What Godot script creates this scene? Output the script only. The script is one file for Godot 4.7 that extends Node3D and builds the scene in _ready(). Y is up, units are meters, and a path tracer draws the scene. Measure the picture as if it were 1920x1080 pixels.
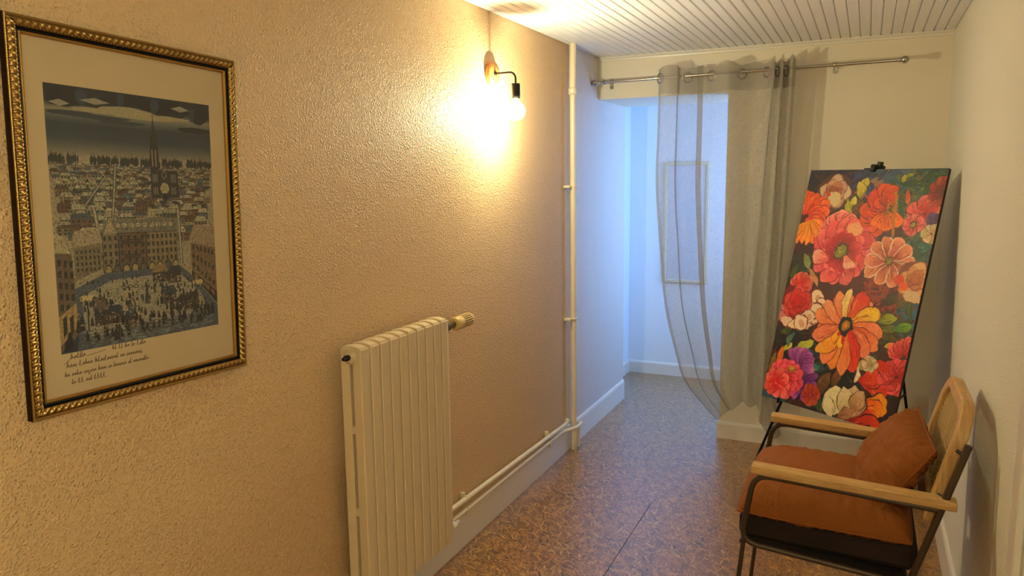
extends Node3D
# A narrow corridor lit by one filament wall lamp and an added unseen fill lamp, with daylight from a landing behind a sheer curtain.

const ROOM_W := 1.905
const CEIL := 2.32
const ROOM_END := 6.6
const BULB := Vector3(0.126, 1.893, 1.512)

var M := {}
var rng := RandomNumberGenerator.new()
var taken := {}


# ------------------------------------------------------------------ bookkeeping
func numbered(called: String) -> String:
	var n: int = taken.get(called, 0)
	taken[called] = n + 1
	return called if n == 0 else "%s_%03d" % [called, n]


func mb() -> SurfaceTool:
	var st := SurfaceTool.new()
	st.begin(Mesh.PRIMITIVE_TRIANGLES)
	return st


func commit(st: SurfaceTool) -> ArrayMesh:
	st.index()
	st.generate_normals()
	return st.commit()


func thing(called: String, label: String, category: String, at: Vector3, group := "") -> Node3D:
	var o := Node3D.new()
	o.name = numbered(called)
	add_child(o, true)
	o.position = at
	tag(o, label, category, group)
	return o


func tag(o: Node, label: String, category: String, group := "") -> void:
	o.set_meta("label", label)
	o.set_meta("category", category)
	if group != "":
		o.set_meta("group", group)


# one mesh; shapes are drawn in room coordinates, so a child is moved back by where its thing stands
func obj(called: String, st: SurfaceTool, mat: Material, parent: Node3D = null) -> MeshInstance3D:
	var o := MeshInstance3D.new()
	o.mesh = commit(st)
	o.material_override = mat
	if parent == null:
		o.name = numbered(called)
		add_child(o, true)
	else:
		o.name = called
		parent.add_child(o, true)
		if parent.get_parent() == self and not parent is MeshInstance3D:
			o.position = -parent.position
	return o


func struct(called: String, st: SurfaceTool, mat: Material, parent: Node3D = null) -> MeshInstance3D:
	var o := obj(called, st, mat, parent)
	if parent == null:
		o.set_meta("kind", "structure")
	return o


# ------------------------------------------------------------------ shapes
func tri(st: SurfaceTool, a: Vector3, b: Vector3, c: Vector3) -> void:
	st.add_vertex(a)
	st.add_vertex(b)
	st.add_vertex(c)


# a flat convex face turned so that its front looks away from inside
func face(st: SurfaceTool, pts: Array, inside: Vector3) -> void:
	var n: Vector3 = (pts[1] - pts[0]).cross(pts[2] - pts[0])
	var out: bool = n.dot(pts[0] - inside) > 0.0
	for i in range(1, pts.size() - 1):
		if out:
			tri(st, pts[0], pts[i + 1], pts[i])
		else:
			tri(st, pts[0], pts[i], pts[i + 1])


# a box with chamfered edges, in the frame xf
func box(st: SurfaceTool, lo: Vector3, hi: Vector3, bevel := 0.0, xf := Transform3D.IDENTITY) -> void:
	st.set_smooth_group(-1)
	var c := (lo + hi) / 2.0
	var h := (hi - lo).abs() / 2.0
	var b: float = minf(bevel, minf(h.x, minf(h.y, h.z)) * 0.95)
	var inside := xf * c
	var v := func(s: Vector3, axis: int) -> Vector3:
		var e := h - Vector3(b, b, b)
		e[axis] = h[axis]
		return xf * (c + s * e)
	for a in 3:
		var u := (a + 1) % 3
		var w := (a + 2) % 3
		for sa in [-1.0, 1.0]:
			var q := []
			for k in [[-1, -1], [1, -1], [1, 1], [-1, 1]]:
				var s := Vector3.ZERO
				s[a] = sa
				s[u] = k[0]
				s[w] = k[1]
				q.append(v.call(s, a))
			face(st, q, inside)
	if b <= 0.0:
		return
	for a in 3:
		var u := (a + 1) % 3
		var w := (a + 2) % 3
		for su in [-1.0, 1.0]:
			for sw in [-1.0, 1.0]:
				var s0 := Vector3.ZERO
				s0[u] = su
				s0[w] = sw
				var s1 := s0
				s0[a] = -1.0
				s1[a] = 1.0
				face(st, [v.call(s0, u), v.call(s1, u), v.call(s1, w), v.call(s0, w)], inside)
	for sx in [-1.0, 1.0]:
		for sy in [-1.0, 1.0]:
			for sz in [-1.0, 1.0]:
				var s := Vector3(sx, sy, sz)
				face(st, [v.call(s, 0), v.call(s, 1), v.call(s, 2)], inside)


# rows of points joined into a sheet; front on the side of (along a row) x (down the rows), turned by flip
func sheet(st: SurfaceTool, rows: Array, flip := false, close_row := false, uv := false) -> void:
	st.set_smooth_group(0)
	var n: int = rows[0].size()
	var m := rows.size()
	for i in m - 1:
		for j in (n if close_row else n - 1):
			var k := (j + 1) % n
			var q := [rows[i][j], rows[i][k], rows[i + 1][k], rows[i + 1][j]]
			var t := [Vector2(float(j) / (n - 1), float(i) / (m - 1)), Vector2(float(j + 1) / (n - 1), float(i) / (m - 1)), Vector2(float(j + 1) / (n - 1), float(i + 1) / (m - 1)), Vector2(float(j) / (n - 1), float(i + 1) / (m - 1))]
			for w in ([0, 2, 1, 0, 3, 2] if flip else [0, 1, 2, 0, 2, 3]):
				if uv:
					st.set_uv(t[w])
				st.add_vertex(q[w])


func smooth_path(pts: Array, radius: float, steps := 6) -> Array:
	var out := [pts[0]]
	for i in range(1, pts.size() - 1):
		var p: Vector3 = pts[i]
		var a: Vector3 = pts[i - 1] - p
		var b: Vector3 = pts[i + 1] - p
		var r := minf(radius, minf(a.length(), b.length()) * 0.49)
		var p0 := p + a.normalized() * r
		var p1 := p + b.normalized() * r
		for k in steps + 1:
			var t := float(k) / steps
			out.append(p0.lerp(p, t).lerp(p.lerp(p1, t), t))
	out.append(pts[-1])
	return out


func tube(st: SurfaceTool, pts: Array, r: float, sides := 12, caps := true, closed := false) -> void:
	var rows := []
	var n := pts.size()
	var side := Vector3.ZERO
	for i in n:
		var d: Vector3
		if closed:
			d = (pts[(i + 1) % n] - pts[(i + n - 1) % n]).normalized()
		else:
			d = (pts[mini(i + 1, n - 1)] - pts[maxi(i - 1, 0)]).normalized()
		if side == Vector3.ZERO:
			side = d.cross(Vector3.UP if absf(d.y) < 0.9 else Vector3.RIGHT).normalized()
		side = (side - d * side.dot(d)).normalized()
		var up := d.cross(side)
		var row := []
		for k in sides:
			var a := TAU * k / sides
			row.append(pts[i] + (side * cos(a) + up * sin(a)) * r)
		rows.append(row)
	if closed:
		rows.append(rows[0])
	sheet(st, rows, false, true)
	if caps and not closed:
		st.set_smooth_group(-1)
		face(st, rows[0], pts[1])
		face(st, rows[-1], pts[-2])


# profile of (radius, height) turned round the y axis of xf
func lathe(st: SurfaceTool, profile: Array, xf: Transform3D, sides := 24) -> void:
	for i in profile.size() - 1:
		var pair := []
		for q in [profile[i], profile[i + 1]]:
			var row := []
			for k in sides:
				var a := TAU * k / sides
				row.append(xf * Vector3(cos(a) * q.x, q.y, sin(a) * q.x))
			pair.append(row)
		sheet(st, pair, false, true)


# sharp edges stay sharp: each band of the profile gets a smooth group of its own
func turned(profile: Array, xf: Transform3D, sides := 24) -> SurfaceTool:
	var st := mb()
	lathe(st, profile, xf, sides)
	return st


func axis(at: Vector3, y: Vector3) -> Transform3D:
	y = y.normalized()
	var x := y.cross(Vector3.UP if absf(y.y) < 0.9 else Vector3.RIGHT).normalized()
	return Transform3D(Basis(x, y, x.cross(y)), at)


func arc(n: int, from: float, to: float, c: Vector2, r: float) -> Array:
	var o := []
	for i in n + 1:
		var a := lerpf(from, to, float(i) / n)
		o.append(c + Vector2(cos(a), sin(a)) * r)
	return o


# polygon in the xy plane of xf, given depth along z
func prism(st: SurfaceTool, poly: Array, depth: float, xf := Transform3D.IDENTITY) -> void:
	st.set_smooth_group(-1)
	var p := PackedVector2Array(poly)
	if Geometry2D.is_polygon_clockwise(p):
		p.reverse()
	var idx := Geometry2D.triangulate_polygon(p)
	for t in range(0, idx.size(), 3):
		for s in [0.0, 1.0]:
			var a := p[idx[t]]
			var b := p[idx[t + 1]]
			var c := p[idx[t + 2]]
			var ccw := (b - a).cross(c - a) > 0.0
			var va := xf * Vector3(a.x, a.y, depth * s)
			var vb := xf * Vector3(b.x, b.y, depth * s)
			var vc := xf * Vector3(c.x, c.y, depth * s)
			if (s == 1.0) == ccw:
				tri(st, va, vc, vb)
			else:
				tri(st, va, vb, vc)
	for i in p.size():
		var a := p[i]
		var b := p[(i + 1) % p.size()]
		var q := [xf * Vector3(a.x, a.y, 0), xf * Vector3(b.x, b.y, 0), xf * Vector3(b.x, b.y, depth), xf * Vector3(a.x, a.y, depth)]
		tri(st, q[0], q[2], q[1])
		tri(st, q[0], q[3], q[2])


# ------------------------------------------------------------------ materials
func paint(c: Color, rough := 0.6, metal := 0.0) -> StandardMaterial3D:
	var m := StandardMaterial3D.new()
	m.albedo_color = c
	m.roughness = rough
	m.metallic = metal
	return m


func noise_tex(freq: float, octaves: int, size := 1024, kind := FastNoiseLite.TYPE_SIMPLEX_SMOOTH, sd := 3) -> NoiseTexture2D:
	var f := FastNoiseLite.new()
	f.noise_type = kind
	f.seed = sd
	f.frequency = freq
	f.fractal_octaves = octaves
	f.fractal_type = FastNoiseLite.FRACTAL_FBM if octaves > 1 else FastNoiseLite.FRACTAL_NONE
	var t := NoiseTexture2D.new()
	t.width = size
	t.height = size
	t.seamless = true
	t.noise = f
	return t


func relief(m: StandardMaterial3D, t: Texture2D, cm: float, per_metre: float, world := true) -> StandardMaterial3D:
	m.heightmap_enabled = true
	m.heightmap_texture = t
	m.heightmap_scale = cm
	m.uv1_triplanar = true
	m.uv1_world_triplanar = world
	m.uv1_triplanar_sharpness = 8.0
	m.uv1_scale = Vector3.ONE * per_metre
	return m


func wood(dark: Color, light: Color, turned_grain := false, sd := 5) -> StandardMaterial3D:
	var n := FastNoiseLite.new()
	n.seed = sd
	n.frequency = 1.0
	n.fractal_octaves = 3
	var im := Image.create(512, 512, false, Image.FORMAT_RGB8)
	for y in 512:
		for x in 512:
			var g := n.get_noise_2d(x * 0.004, y * 0.055) * 0.7 + n.get_noise_2d(x * 0.02 + 90.0, y * 0.25) * 0.35
			var c := dark.lerp(light, clampf(0.5 + g, 0.0, 1.0))
			if turned_grain:
				im.set_pixel(y, x, c)
			else:
				im.set_pixel(x, y, c)
	var m := paint(Color.WHITE, 0.45)
	m.albedo_texture = ImageTexture.create_from_image(im)
	m.uv1_triplanar = true
	m.uv1_world_triplanar = true
	m.uv1_scale = Vector3.ONE * 2.5
	return m


# ------------------------------------------------------------------ painting on an image
func fill(im: Image, pts: PackedVector2Array, c: Color) -> void:
	var lo := INF
	var hi := -INF
	for p in pts:
		lo = minf(lo, p.y)
		hi = maxf(hi, p.y)
	var n := pts.size()
	for y in range(maxi(0, int(floor(lo))), mini(im.get_height() - 1, int(ceil(hi))) + 1):
		var xs := []
		var yy := y + 0.5
		for i in n:
			var a := pts[i]
			var b := pts[(i + 1) % n]
			if (a.y <= yy) != (b.y <= yy):
				xs.append(a.x + (yy - a.y) / (b.y - a.y) * (b.x - a.x))
		xs.sort()
		for k in range(0, xs.size() - 1, 2):
			var x0 := maxi(0, roundi(xs[k]))
			var x1 := mini(im.get_width(), roundi(xs[k + 1]))
			if x1 > x0:
				im.fill_rect(Rect2i(x0, y, x1 - x0, 1), c)


func line(im: Image, a: Vector2, b: Vector2, w: float, c: Color) -> void:
	var d := (b - a).normalized().orthogonal() * w / 2.0
	fill(im, PackedVector2Array([a + d, b + d, b - d, a - d]), c)


func oval(im: Image, at: Vector2, rx: float, ry: float, turn: float, c: Color, wobble := 0.0) -> void:
	var p := PackedVector2Array()
	for i in 22:
		var a := TAU * i / 22.0
		var k := 1.0 + rng.randf_range(-wobble, wobble)
		p.append(at + Vector2(cos(a) * rx * k, sin(a) * ry * k).rotated(turn))
	fill(im, p, c)


func jitter(c: Color, k: float) -> Color:
	var d := rng.randf_range(-k, k)
	return Color(clampf(c.r + d + rng.randf_range(-k, k) * 0.4, 0, 1), clampf(c.g + d + rng.randf_range(-k, k) * 0.4, 0, 1), clampf(c.b + d + rng.randf_range(-k, k) * 0.4, 0, 1))


# a petal or leaf: outline, body shaded from base to tip in the painter's own strokes
func petal(im: Image, base: Vector2, tip: Vector2, w: float, c0: Color, c1: Color, edge: Color, blunt := 0.62, streaks := 5, rim := 0.0) -> void:
	var d := tip - base
	var s := d.orthogonal().normalized()
	var bend := rng.randf_range(-0.12, 0.12) * d.length()
	var shape := func(t: float, k: float) -> Vector2:
		var wd := w * pow(sin(PI * t * 0.985 + 0.02), 0.75)
		if blunt < 0.7:
			wd = w * (0.22 + 0.78 * sin(PI * 0.5 * minf(t / 0.68, 1.0))) * (1.0 if t < 0.68 else sqrt(maxf(0.0, 1.0 - pow((t - 0.68) / 0.325, 2.0))))
		return base + d * t + s * (bend * sin(PI * t) + k * wd)
	var border := func(grow: float) -> PackedVector2Array:
		var p := PackedVector2Array()
		for i in 13:
			p.append(shape.call(i / 12.0, 1.0 + grow))
		for i in 13:
			p.append(shape.call(1.0 - i / 12.0, -1.0 - grow))
		return p
	fill(im, border.call(0.10), edge)
	if rim > 0.0:
		fill(im, border.call(0.04), c1.lerp(Color(1, 0.96, 0.88), rim))
	var inner := 0.82 if rim > 0.0 else 1.0
	for i in 12:
		var t0 := i / 12.0
		var t1 := (i + 1) / 12.0
		var c := jitter(c0.lerp(c1, pow((t0 + t1) / 2.0, 0.9)), 0.025)
		fill(im, PackedVector2Array([shape.call(t0, inner), shape.call(t1, inner), shape.call(t1, -inner), shape.call(t0, -inner)]), c)
	for i in streaks:
		var k := rng.randf_range(-0.7, 0.7)
		var t0 := rng.randf_range(0.05, 0.5)
		var t1 := t0 + rng.randf_range(0.2, 0.45)
		var c := (c0 if rng.randf() < 0.5 else c1).lerp(Color(1, 0.93, 0.8), rng.randf_range(0.0, 0.4)) if rng.randf() < 0.6 else c0.darkened(0.25)
		var a: Vector2 = shape.call(t0, k)
		var b: Vector2 = shape.call((t0 + t1) / 2.0, k * 1.1)
		var e: Vector2 = shape.call(t1, k)
		fill(im, PackedVector2Array([a, b + s * w * 0.07, e, b - s * w * 0.07]), c)


func bloom(im: Image, at: Vector2, r: float, n: int, w: float, c0: Color, c1: Color, edge: Color, o := {}) -> void:
	var a0: float = o.get("from", 0.0)
	var a1: float = o.get("to", TAU)
	for ring in o.get("rings", 1):
		var rr: float = r * 0.94 * (1.0 - 0.3 * ring)
		for i in n:
			var a := lerpf(a0, a1, (i + 0.5 * (ring % 2) + rng.randf_range(-0.15, 0.15)) / n)
			var dir := Vector2(cos(a), sin(a) * o.get("squash", 1.0)).rotated(o.get("turn", 0.0))
			var l := rr * rng.randf_range(0.88, 1.06)
			var k0 := jitter(c0, 0.05)
			var k1 := jitter(c1, 0.07)
			petal(im, at + dir * r * 0.08, at + dir * l, w * rr / r, k0, k1, edge, o.get("blunt", 0.62), o.get("streaks", 5), o.get("rim", 0.0))
	if o.has("eye"):
		var e: float = o.get("eye_r", r * 0.2)
		oval(im, at, e, e * 1.15, 0.2, o.get("eye_edge", edge), 0.1)
		oval(im, at, e * 0.68, e * 0.82, 0.2, o.eye, 0.08)
		for i in 26:
			var a := rng.randf() * TAU
			var q := at + Vector2(cos(a), sin(a)) * e * rng.randf_range(0.1, 0.95)
			oval(im, q, e * 0.09, e * 0.09, 0.0, jitter((o.eye as Color).lightened(0.2), 0.15))


# a rounded flower of curling petals, seen half open
func rose(im: Image, at: Vector2, r: float, c0: Color, c1: Color, edge: Color) -> void:
	oval(im, at, r * 1.06, r * 1.1, 0.0, edge, 0.06)
	for i in 16:
		var a := i * 2.4
		var k := 1.0 - i / 17.0
		var q := at + Vector2(cos(a), sin(a)) * r * 0.5 * k
		var c := jitter(c1.lerp(c0, i / 15.0), 0.04)
		oval(im, q, r * (0.3 + 0.34 * k), r * (0.22 + 0.3 * k), a, edge.lerp(c, 0.45), 0.05)
		oval(im, q + Vector2(0, -r * 0.03), r * (0.26 + 0.32 * k), r * (0.18 + 0.28 * k), a, c, 0.05)
		oval(im, q + Vector2(cos(a), sin(a)) * r * 0.1 * k, r * 0.2 * k + 2.0, r * 0.1 * k + 1.0, a, c.lightened(0.12), 0.1)


# loose painted bouquet filling the whole canvas, on a ground of dark and teal washes
func flowers() -> Image:
	var W := 720
	var H := 1200
	var im := Image.create(W, H, false, Image.FORMAT_RGB8)
	im.fill(Color(0.30, 0.14, 0.13))
	var P := func(u: float, v: float) -> Vector2: return Vector2(u * W, v * H)
	# washes: u, v, radius, colour
	var washes := [
		[0.05, 0.03, 0.12, Color(0.10, 0.12, 0.17)], [0.3, 0.02, 0.16, Color(0.12, 0.10, 0.20)], [0.5, 0.04, 0.12, Color(0.20, 0.24, 0.40)], [0.62, 0.04, 0.13, Color(0.25, 0.36, 0.45)], [0.8, 0.03, 0.16, Color(0.14, 0.32, 0.30)], [0.98, 0.03, 0.1, Color(0.10, 0.22, 0.18)],
		[0.8, 0.11, 0.16, Color(0.36, 0.40, 0.27)], [0.95, 0.1, 0.1, Color(0.22, 0.32, 0.24)], [0.55, 0.17, 0.16, Color(0.72, 0.36, 0.32)], [0.5, 0.11, 0.1, Color(0.55, 0.42, 0.36)], [0.3, 0.16, 0.12, Color(0.16, 0.10, 0.08)], [0.42, 0.16, 0.08, Color(0.28, 0.18, 0.10)],
		[0.05, 0.36, 0.14, Color(0.22, 0.05, 0.08)], [0.18, 0.36, 0.12, Color(0.20, 0.04, 0.07)], [0.03, 0.45, 0.12, Color(0.16, 0.2, 0.12)], [0.6, 0.26, 0.12, Color(0.30, 0.20, 0.22)], [0.92, 0.28, 0.12, Color(0.36, 0.36, 0.26)], [0.9, 0.33, 0.1, Color(0.18, 0.32, 0.30)],
		[0.62, 0.45, 0.14, Color(0.34, 0.10, 0.10)], [0.75, 0.5, 0.14, Color(0.55, 0.24, 0.20)], [0.95, 0.5, 0.1, Color(0.5, 0.28, 0.22)], [0.97, 0.58, 0.1, Color(0.20, 0.38, 0.48)], [0.85, 0.62, 0.12, Color(0.30, 0.26, 0.12)], [0.9, 0.7, 0.12, Color(0.25, 0.13, 0.08)],
		[0.02, 0.64, 0.1, Color(0.34, 0.08, 0.28)], [0.1, 0.7, 0.13, Color(0.16, 0.18, 0.12)], [0.2, 0.76, 0.14, Color(0.07, 0.08, 0.12)], [0.35, 0.82, 0.14, Color(0.12, 0.26, 0.30)], [0.45, 0.86, 0.14, Color(0.08, 0.09, 0.15)], [0.3, 0.97, 0.18, Color(0.05, 0.07, 0.13)],
		[0.08, 0.97, 0.1, Color(0.2, 0.36, 0.42)], [0.5, 0.97, 0.12, Color(0.10, 0.12, 0.18)], [0.72, 0.78, 0.12, Color(0.30, 0.24, 0.16)], [0.92, 0.9, 0.14, Color(0.16, 0.04, 0.06)], [0.98, 0.97, 0.12, Color(0.16, 0.05, 0.06)], [0.62, 0.86, 0.1, Color(0.08, 0.06, 0.1)]]
	for pass_ in 2:
		for w in washes:
			for i in 46:
				var a := rng.randf() * TAU
				var d: float = sqrt(rng.randf()) * w[2] * W * 1.1
				oval(im, P.call(w[0], w[1]) + Vector2(cos(a), sin(a)) * d, rng.randf_range(10, 40) / (1 + pass_), rng.randf_range(5, 15) / (1 + pass_), rng.randf_range(-1.2, 1.2), jitter(w[3], 0.05), 0.12)
	var dark := Color(0.17, 0.05, 0.05)
	var leaf_edge := Color(0.07, 0.08, 0.06)
	# leaves: base u, v, tip u, v, width, colour, colour
	var olive := Color(0.33, 0.33, 0.10)
	var lime := Color(0.68, 0.66, 0.22)
	var green := Color(0.20, 0.33, 0.16)
	var teal := Color(0.16, 0.46, 0.48)
	var umber := Color(0.36, 0.24, 0.14)
	for l in [[0.37, 0.2, 0.4, 0.11, 22, lime, Color(0.85, 0.82, 0.4)], [0.36, 0.2, 0.35, 0.12, 18, lime, lime], [0.42, 0.2, 0.47, 0.13, 26, umber, Color(0.45, 0.3, 0.2)], [0.5, 0.16, 0.46, 0.18, 26, umber, umber], [0.42, 0.09, 0.47, 0.03, 24, lime, Color(0.8, 0.72, 0.3)], [0.44, 0.12, 0.41, 0.05, 26, Color(0.6, 0.56, 0.16), Color(0.85, 0.76, 0.35)], [0.5, 0.05, 0.49, 0.11, 20, Color(0.16, 0.16, 0.36), Color(0.25, 0.3, 0.5)],
		[0.68, 0.14, 0.66, 0.04, 14, green, green], [0.70, 0.06, 0.84, 0.045, 12, Color(0.08, 0.25, 0.18), green], [0.82, 0.05, 0.99, 0.02, 12, Color(0.06, 0.2, 0.15), green], [0.84, 0.05, 0.92, 0.085, 16, green, olive], [0.9, 0.04, 0.88, 0.10, 14, Color(0.08, 0.22, 0.14), green], [0.7, 0.05, 0.78, 0.02, 12, green, lime], [0.77, 0.08, 0.79, 0.14, 12, Color(0.75, 0.3, 0.2), Color(0.8, 0.45, 0.3)], [0.72, 0.1, 0.78, 0.2, 10, Color(0.1, 0.3, 0.2), Color(0.1, 0.3, 0.2)], [0.72, 0.02, 0.73, 0.05, 12, lime, lime],
		[0.88, 0.33, 0.99, 0.29, 30, Color(0.12, 0.30, 0.24), Color(0.2, 0.42, 0.4)], [0.85, 0.29, 0.95, 0.35, 26, green, Color(0.14, 0.3, 0.22)], [0.09, 0.42, 0.12, 0.5, 18, Color(0.12, 0.2, 0.1), green], [0.06, 0.42, 0.02, 0.47, 18, green, olive], [0.1, 0.36, 0.17, 0.43, 18, Color(0.4, 0.5, 0.3), Color(0.6, 0.6, 0.4)], [0.16, 0.42, 0.26, 0.5, 14, Color(0.7, 0.5, 0.35), Color(0.8, 0.6, 0.4)],
		[0.76, 0.6, 0.88, 0.57, 24, Color(0.4, 0.46, 0.14), lime], [0.78, 0.625, 0.92, 0.61, 22, olive, Color(0.5, 0.52, 0.2)], [0.86, 0.62, 0.99, 0.595, 22, Color(0.25, 0.42, 0.1), Color(0.45, 0.62, 0.15)], [0.8, 0.65, 0.93, 0.67, 20, olive, umber], [0.78, 0.53, 0.86, 0.49, 22, Color(0.2, 0.16, 0.1), Color(0.34, 0.3, 0.14)], [0.86, 0.54, 0.93, 0.5, 18, olive, Color(0.45, 0.34, 0.2)], [0.94, 0.5, 0.98, 0.58, 14, olive, green], [0.84, 0.69, 0.91, 0.675, 16, lime, Color(0.9, 0.85, 0.3)],
		[0.04, 0.72, 0.14, 0.66, 20, olive, green], [0.1, 0.79, 0.16, 0.75, 16, lime, Color(0.8, 0.78, 0.3)], [0.2, 0.79, 0.33, 0.72, 26, Color(0.55, 0.6, 0.2), Color(0.8, 0.78, 0.35)], [0.22, 0.82, 0.36, 0.8, 24, teal, Color(0.4, 0.62, 0.45)], [0.28, 0.85, 0.42, 0.82, 22, Color(0.5, 0.55, 0.2), teal], [0.3, 0.88, 0.42, 0.85, 20, Color(0.15, 0.32, 0.3), Color(0.4, 0.5, 0.2)], [0.16, 0.7, 0.12, 0.77, 16, Color(0.25, 0.4, 0.38), Color(0.4, 0.5, 0.4)], [0.18, 0.69, 0.2, 0.66, 14, Color(0.6, 0.58, 0.2), lime], [0.05, 0.88, 0.09, 0.77, 20, Color(0.8, 0.35, 0.08), Color(0.92, 0.5, 0.15)], [0.02, 0.9, 0.04, 0.8, 14, Color(0.5, 0.3, 0.1), Color(0.5, 0.48, 0.2)],
		[0.46, 0.93, 0.5, 0.83, 30, umber, Color(0.5, 0.35, 0.2)], [0.53, 0.89, 0.57, 0.8, 24, Color(0.3, 0.18, 0.08), Color(0.55, 0.38, 0.2)], [0.42, 0.98, 0.36, 0.93, 18, lime, olive], [0.5, 1.0, 0.44, 0.92, 20, Color(0.3, 0.34, 0.15), Color(0.2, 0.3, 0.3)], [0.69, 0.79, 0.77, 0.76, 22, Color(0.6, 0.5, 0.36), Color(0.85, 0.78, 0.62)], [0.7, 0.8, 0.66, 0.745, 16, Color(0.8, 0.75, 0.6), Color(0.9, 0.85, 0.7)], [0.78, 0.8, 0.83, 0.84, 18, Color(0.4, 0.35, 0.15), olive]]:
		petal(im, P.call(l[0], l[1]), P.call(l[2], l[3]), l[4], l[5], l[6], leaf_edge, 0.75, 4)
	# pale rose, top left
	rose(im, P.call(0.225, 0.098), 92, Color(0.62, 0.34, 0.26), Color(0.84, 0.74, 0.64), Color(0.32, 0.2, 0.18))
	oval(im, P.call(0.24, 0.12), 42, 34, 0.6, Color(0.82, 0.74, 0.58), 0.06)
	oval(im, P.call(0.19, 0.105), 13, 15, 0.0, Color(0.78, 0.28, 0.16), 0.1)
	# orange flower cut by the left edge, its lower petals yellow
	bloom(im, P.call(0.04, 0.2), 150, 10, 34, Color(0.82, 0.24, 0.06), Color(0.93, 0.42, 0.16), dark, {"from": -2.2, "to": 1.2, "rings": 2})
	bloom(im, P.call(0.05, 0.22), 145, 8, 26, Color(0.93, 0.62, 0.1), Color(0.95, 0.55, 0.22), Color(0.5, 0.18, 0.05), {"from": 0.2, "to": 2.4, "blunt": 0.75})
	# orange poppy seen from the side
	bloom(im, P.call(0.66, 0.17), 150, 9, 40, Color(0.62, 0.16, 0.05), Color(0.88, 0.33, 0.1), dark, {"from": 1.9, "to": 5.0, "rings": 2, "squash": 0.95})
	for k in 7:
		petal(im, P.call(0.68, 0.17), P.call(0.56 + 0.035 * k, 0.245 - 0.008 * absf(k - 3.0)), 26, Color(0.85, 0.35, 0.05), Color(0.95, 0.5, 0.1), Color(0.55, 0.2, 0.05))
	for k in 16:
		line(im, P.call(0.65 + rng.randf_range(-0.01, 0.01), 0.15 + rng.randf_range(-0.03, 0.03)), P.call(0.69 + rng.randf_range(-0.05, 0.03), 0.19 + rng.randf_range(-0.06, 0.02)), 2.5, [Color(0.3, 0.14, 0.05), Color(0.75, 0.6, 0.2)][k % 2])
	line(im, P.call(0.69, 0.09), P.call(0.73, 0.27), 14, Color(0.72, 0.46, 0.12))
	# pink and magenta flowers to the right
	bloom(im, P.call(0.91, 0.17), 92, 11, 34, Color(0.72, 0.16, 0.16), Color(0.88, 0.44, 0.42), dark, {"rings": 2})
	bloom(im, P.call(0.85, 0.215), 56, 9, 26, Color(0.78, 0.25, 0.28), Color(0.9, 0.5, 0.48), dark, {"eye": Color(0.6, 0.5, 0.2), "eye_r": 15.0})
	bloom(im, P.call(1.0, 0.09), 80, 9, 26, Color(0.4, 0.1, 0.06), Color(0.68, 0.24, 0.12), dark, {})
	bloom(im, P.call(0.98, 0.2), 46, 7, 18, Color(0.22, 0.1, 0.36), Color(0.42, 0.26, 0.5), dark, {})
	bloom(im, P.call(0.975, 0.245), 50, 6, 24, Color(0.72, 0.56, 0.4), Color(0.88, 0.8, 0.66), Color(0.3, 0.2, 0.14), {})
	# big pink flower
	bloom(im, P.call(0.35, 0.27), 130, 11, 42, Color(0.8, 0.22, 0.28), Color(0.93, 0.56, 0.52), Color(0.5, 0.1, 0.14), {"from": -2.9, "to": 0.1, "blunt": 0.55})
	bloom(im, P.call(0.39, 0.34), 185, 15, 44, Color(0.70, 0.08, 0.16), Color(0.92, 0.45, 0.45), Color(0.5, 0.07, 0.12), {"rings": 2, "blunt": 0.55, "streaks": 9})
	oval(im, P.call(0.45, 0.245), 46, 34, 0.4, Color(0.93, 0.66, 0.48), 0.1)
	bloom(im, P.call(0.385, 0.34), 110, 15, 24, Color(0.45, 0.04, 0.10), Color(0.80, 0.2, 0.26), Color(0.55, 0.06, 0.12), {"eye": Color(0.52, 0.48, 0.14), "eye_r": 38.0, "eye_edge": Color(0.3, 0.2, 0.08), "streaks": 6})
	petal(im, P.call(0.42, 0.36), P.call(0.5, 0.4), 26, Color(0.9, 0.5, 0.45), Color(0.95, 0.75, 0.66), Color(0.5, 0.1, 0.12))
	petal(im, P.call(0.3, 0.38), P.call(0.17, 0.365), 40, Color(0.85, 0.3, 0.3), Color(0.95, 0.72, 0.64), Color(0.5, 0.1, 0.12))
	# peach daisy with pale rims
	bloom(im, P.call(0.745, 0.36), 140, 10, 34, Color(0.62, 0.26, 0.18), Color(0.9, 0.6, 0.45), Color(0.3, 0.1, 0.08), {"rim": 0.6, "eye": Color(0.55, 0.45, 0.15), "eye_r": 22.0, "eye_edge": Color(0.35, 0.2, 0.08)})
	# peach rose by the right edge and two berries
	rose(im, P.call(0.94, 0.425), 82, Color(0.72, 0.42, 0.26), Color(0.92, 0.72, 0.52), Color(0.5, 0.26, 0.18))
	oval(im, P.call(0.84, 0.43), 24, 24, 0, Color(0.82, 0.27, 0.06), 0.06)
	oval(im, P.call(0.875, 0.455), 24, 22, 0, Color(0.88, 0.36, 0.1), 0.06)
	oval(im, P.call(0.95, 0.487), 46, 24, 0.3, Color(0.86, 0.74, 0.6), 0.12)
	# red peony with white petals, left
	rose(im, P.call(0.13, 0.575), 96, Color(0.76, 0.1, 0.08), Color(0.85, 0.36, 0.32), Color(0.45, 0.06, 0.08))
	bloom(im, P.call(0.12, 0.5), 80, 6, 34, Color(0.8, 0.1, 0.07), Color(0.86, 0.5, 0.44), dark, {"from": -2.8, "to": 0.6})
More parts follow.
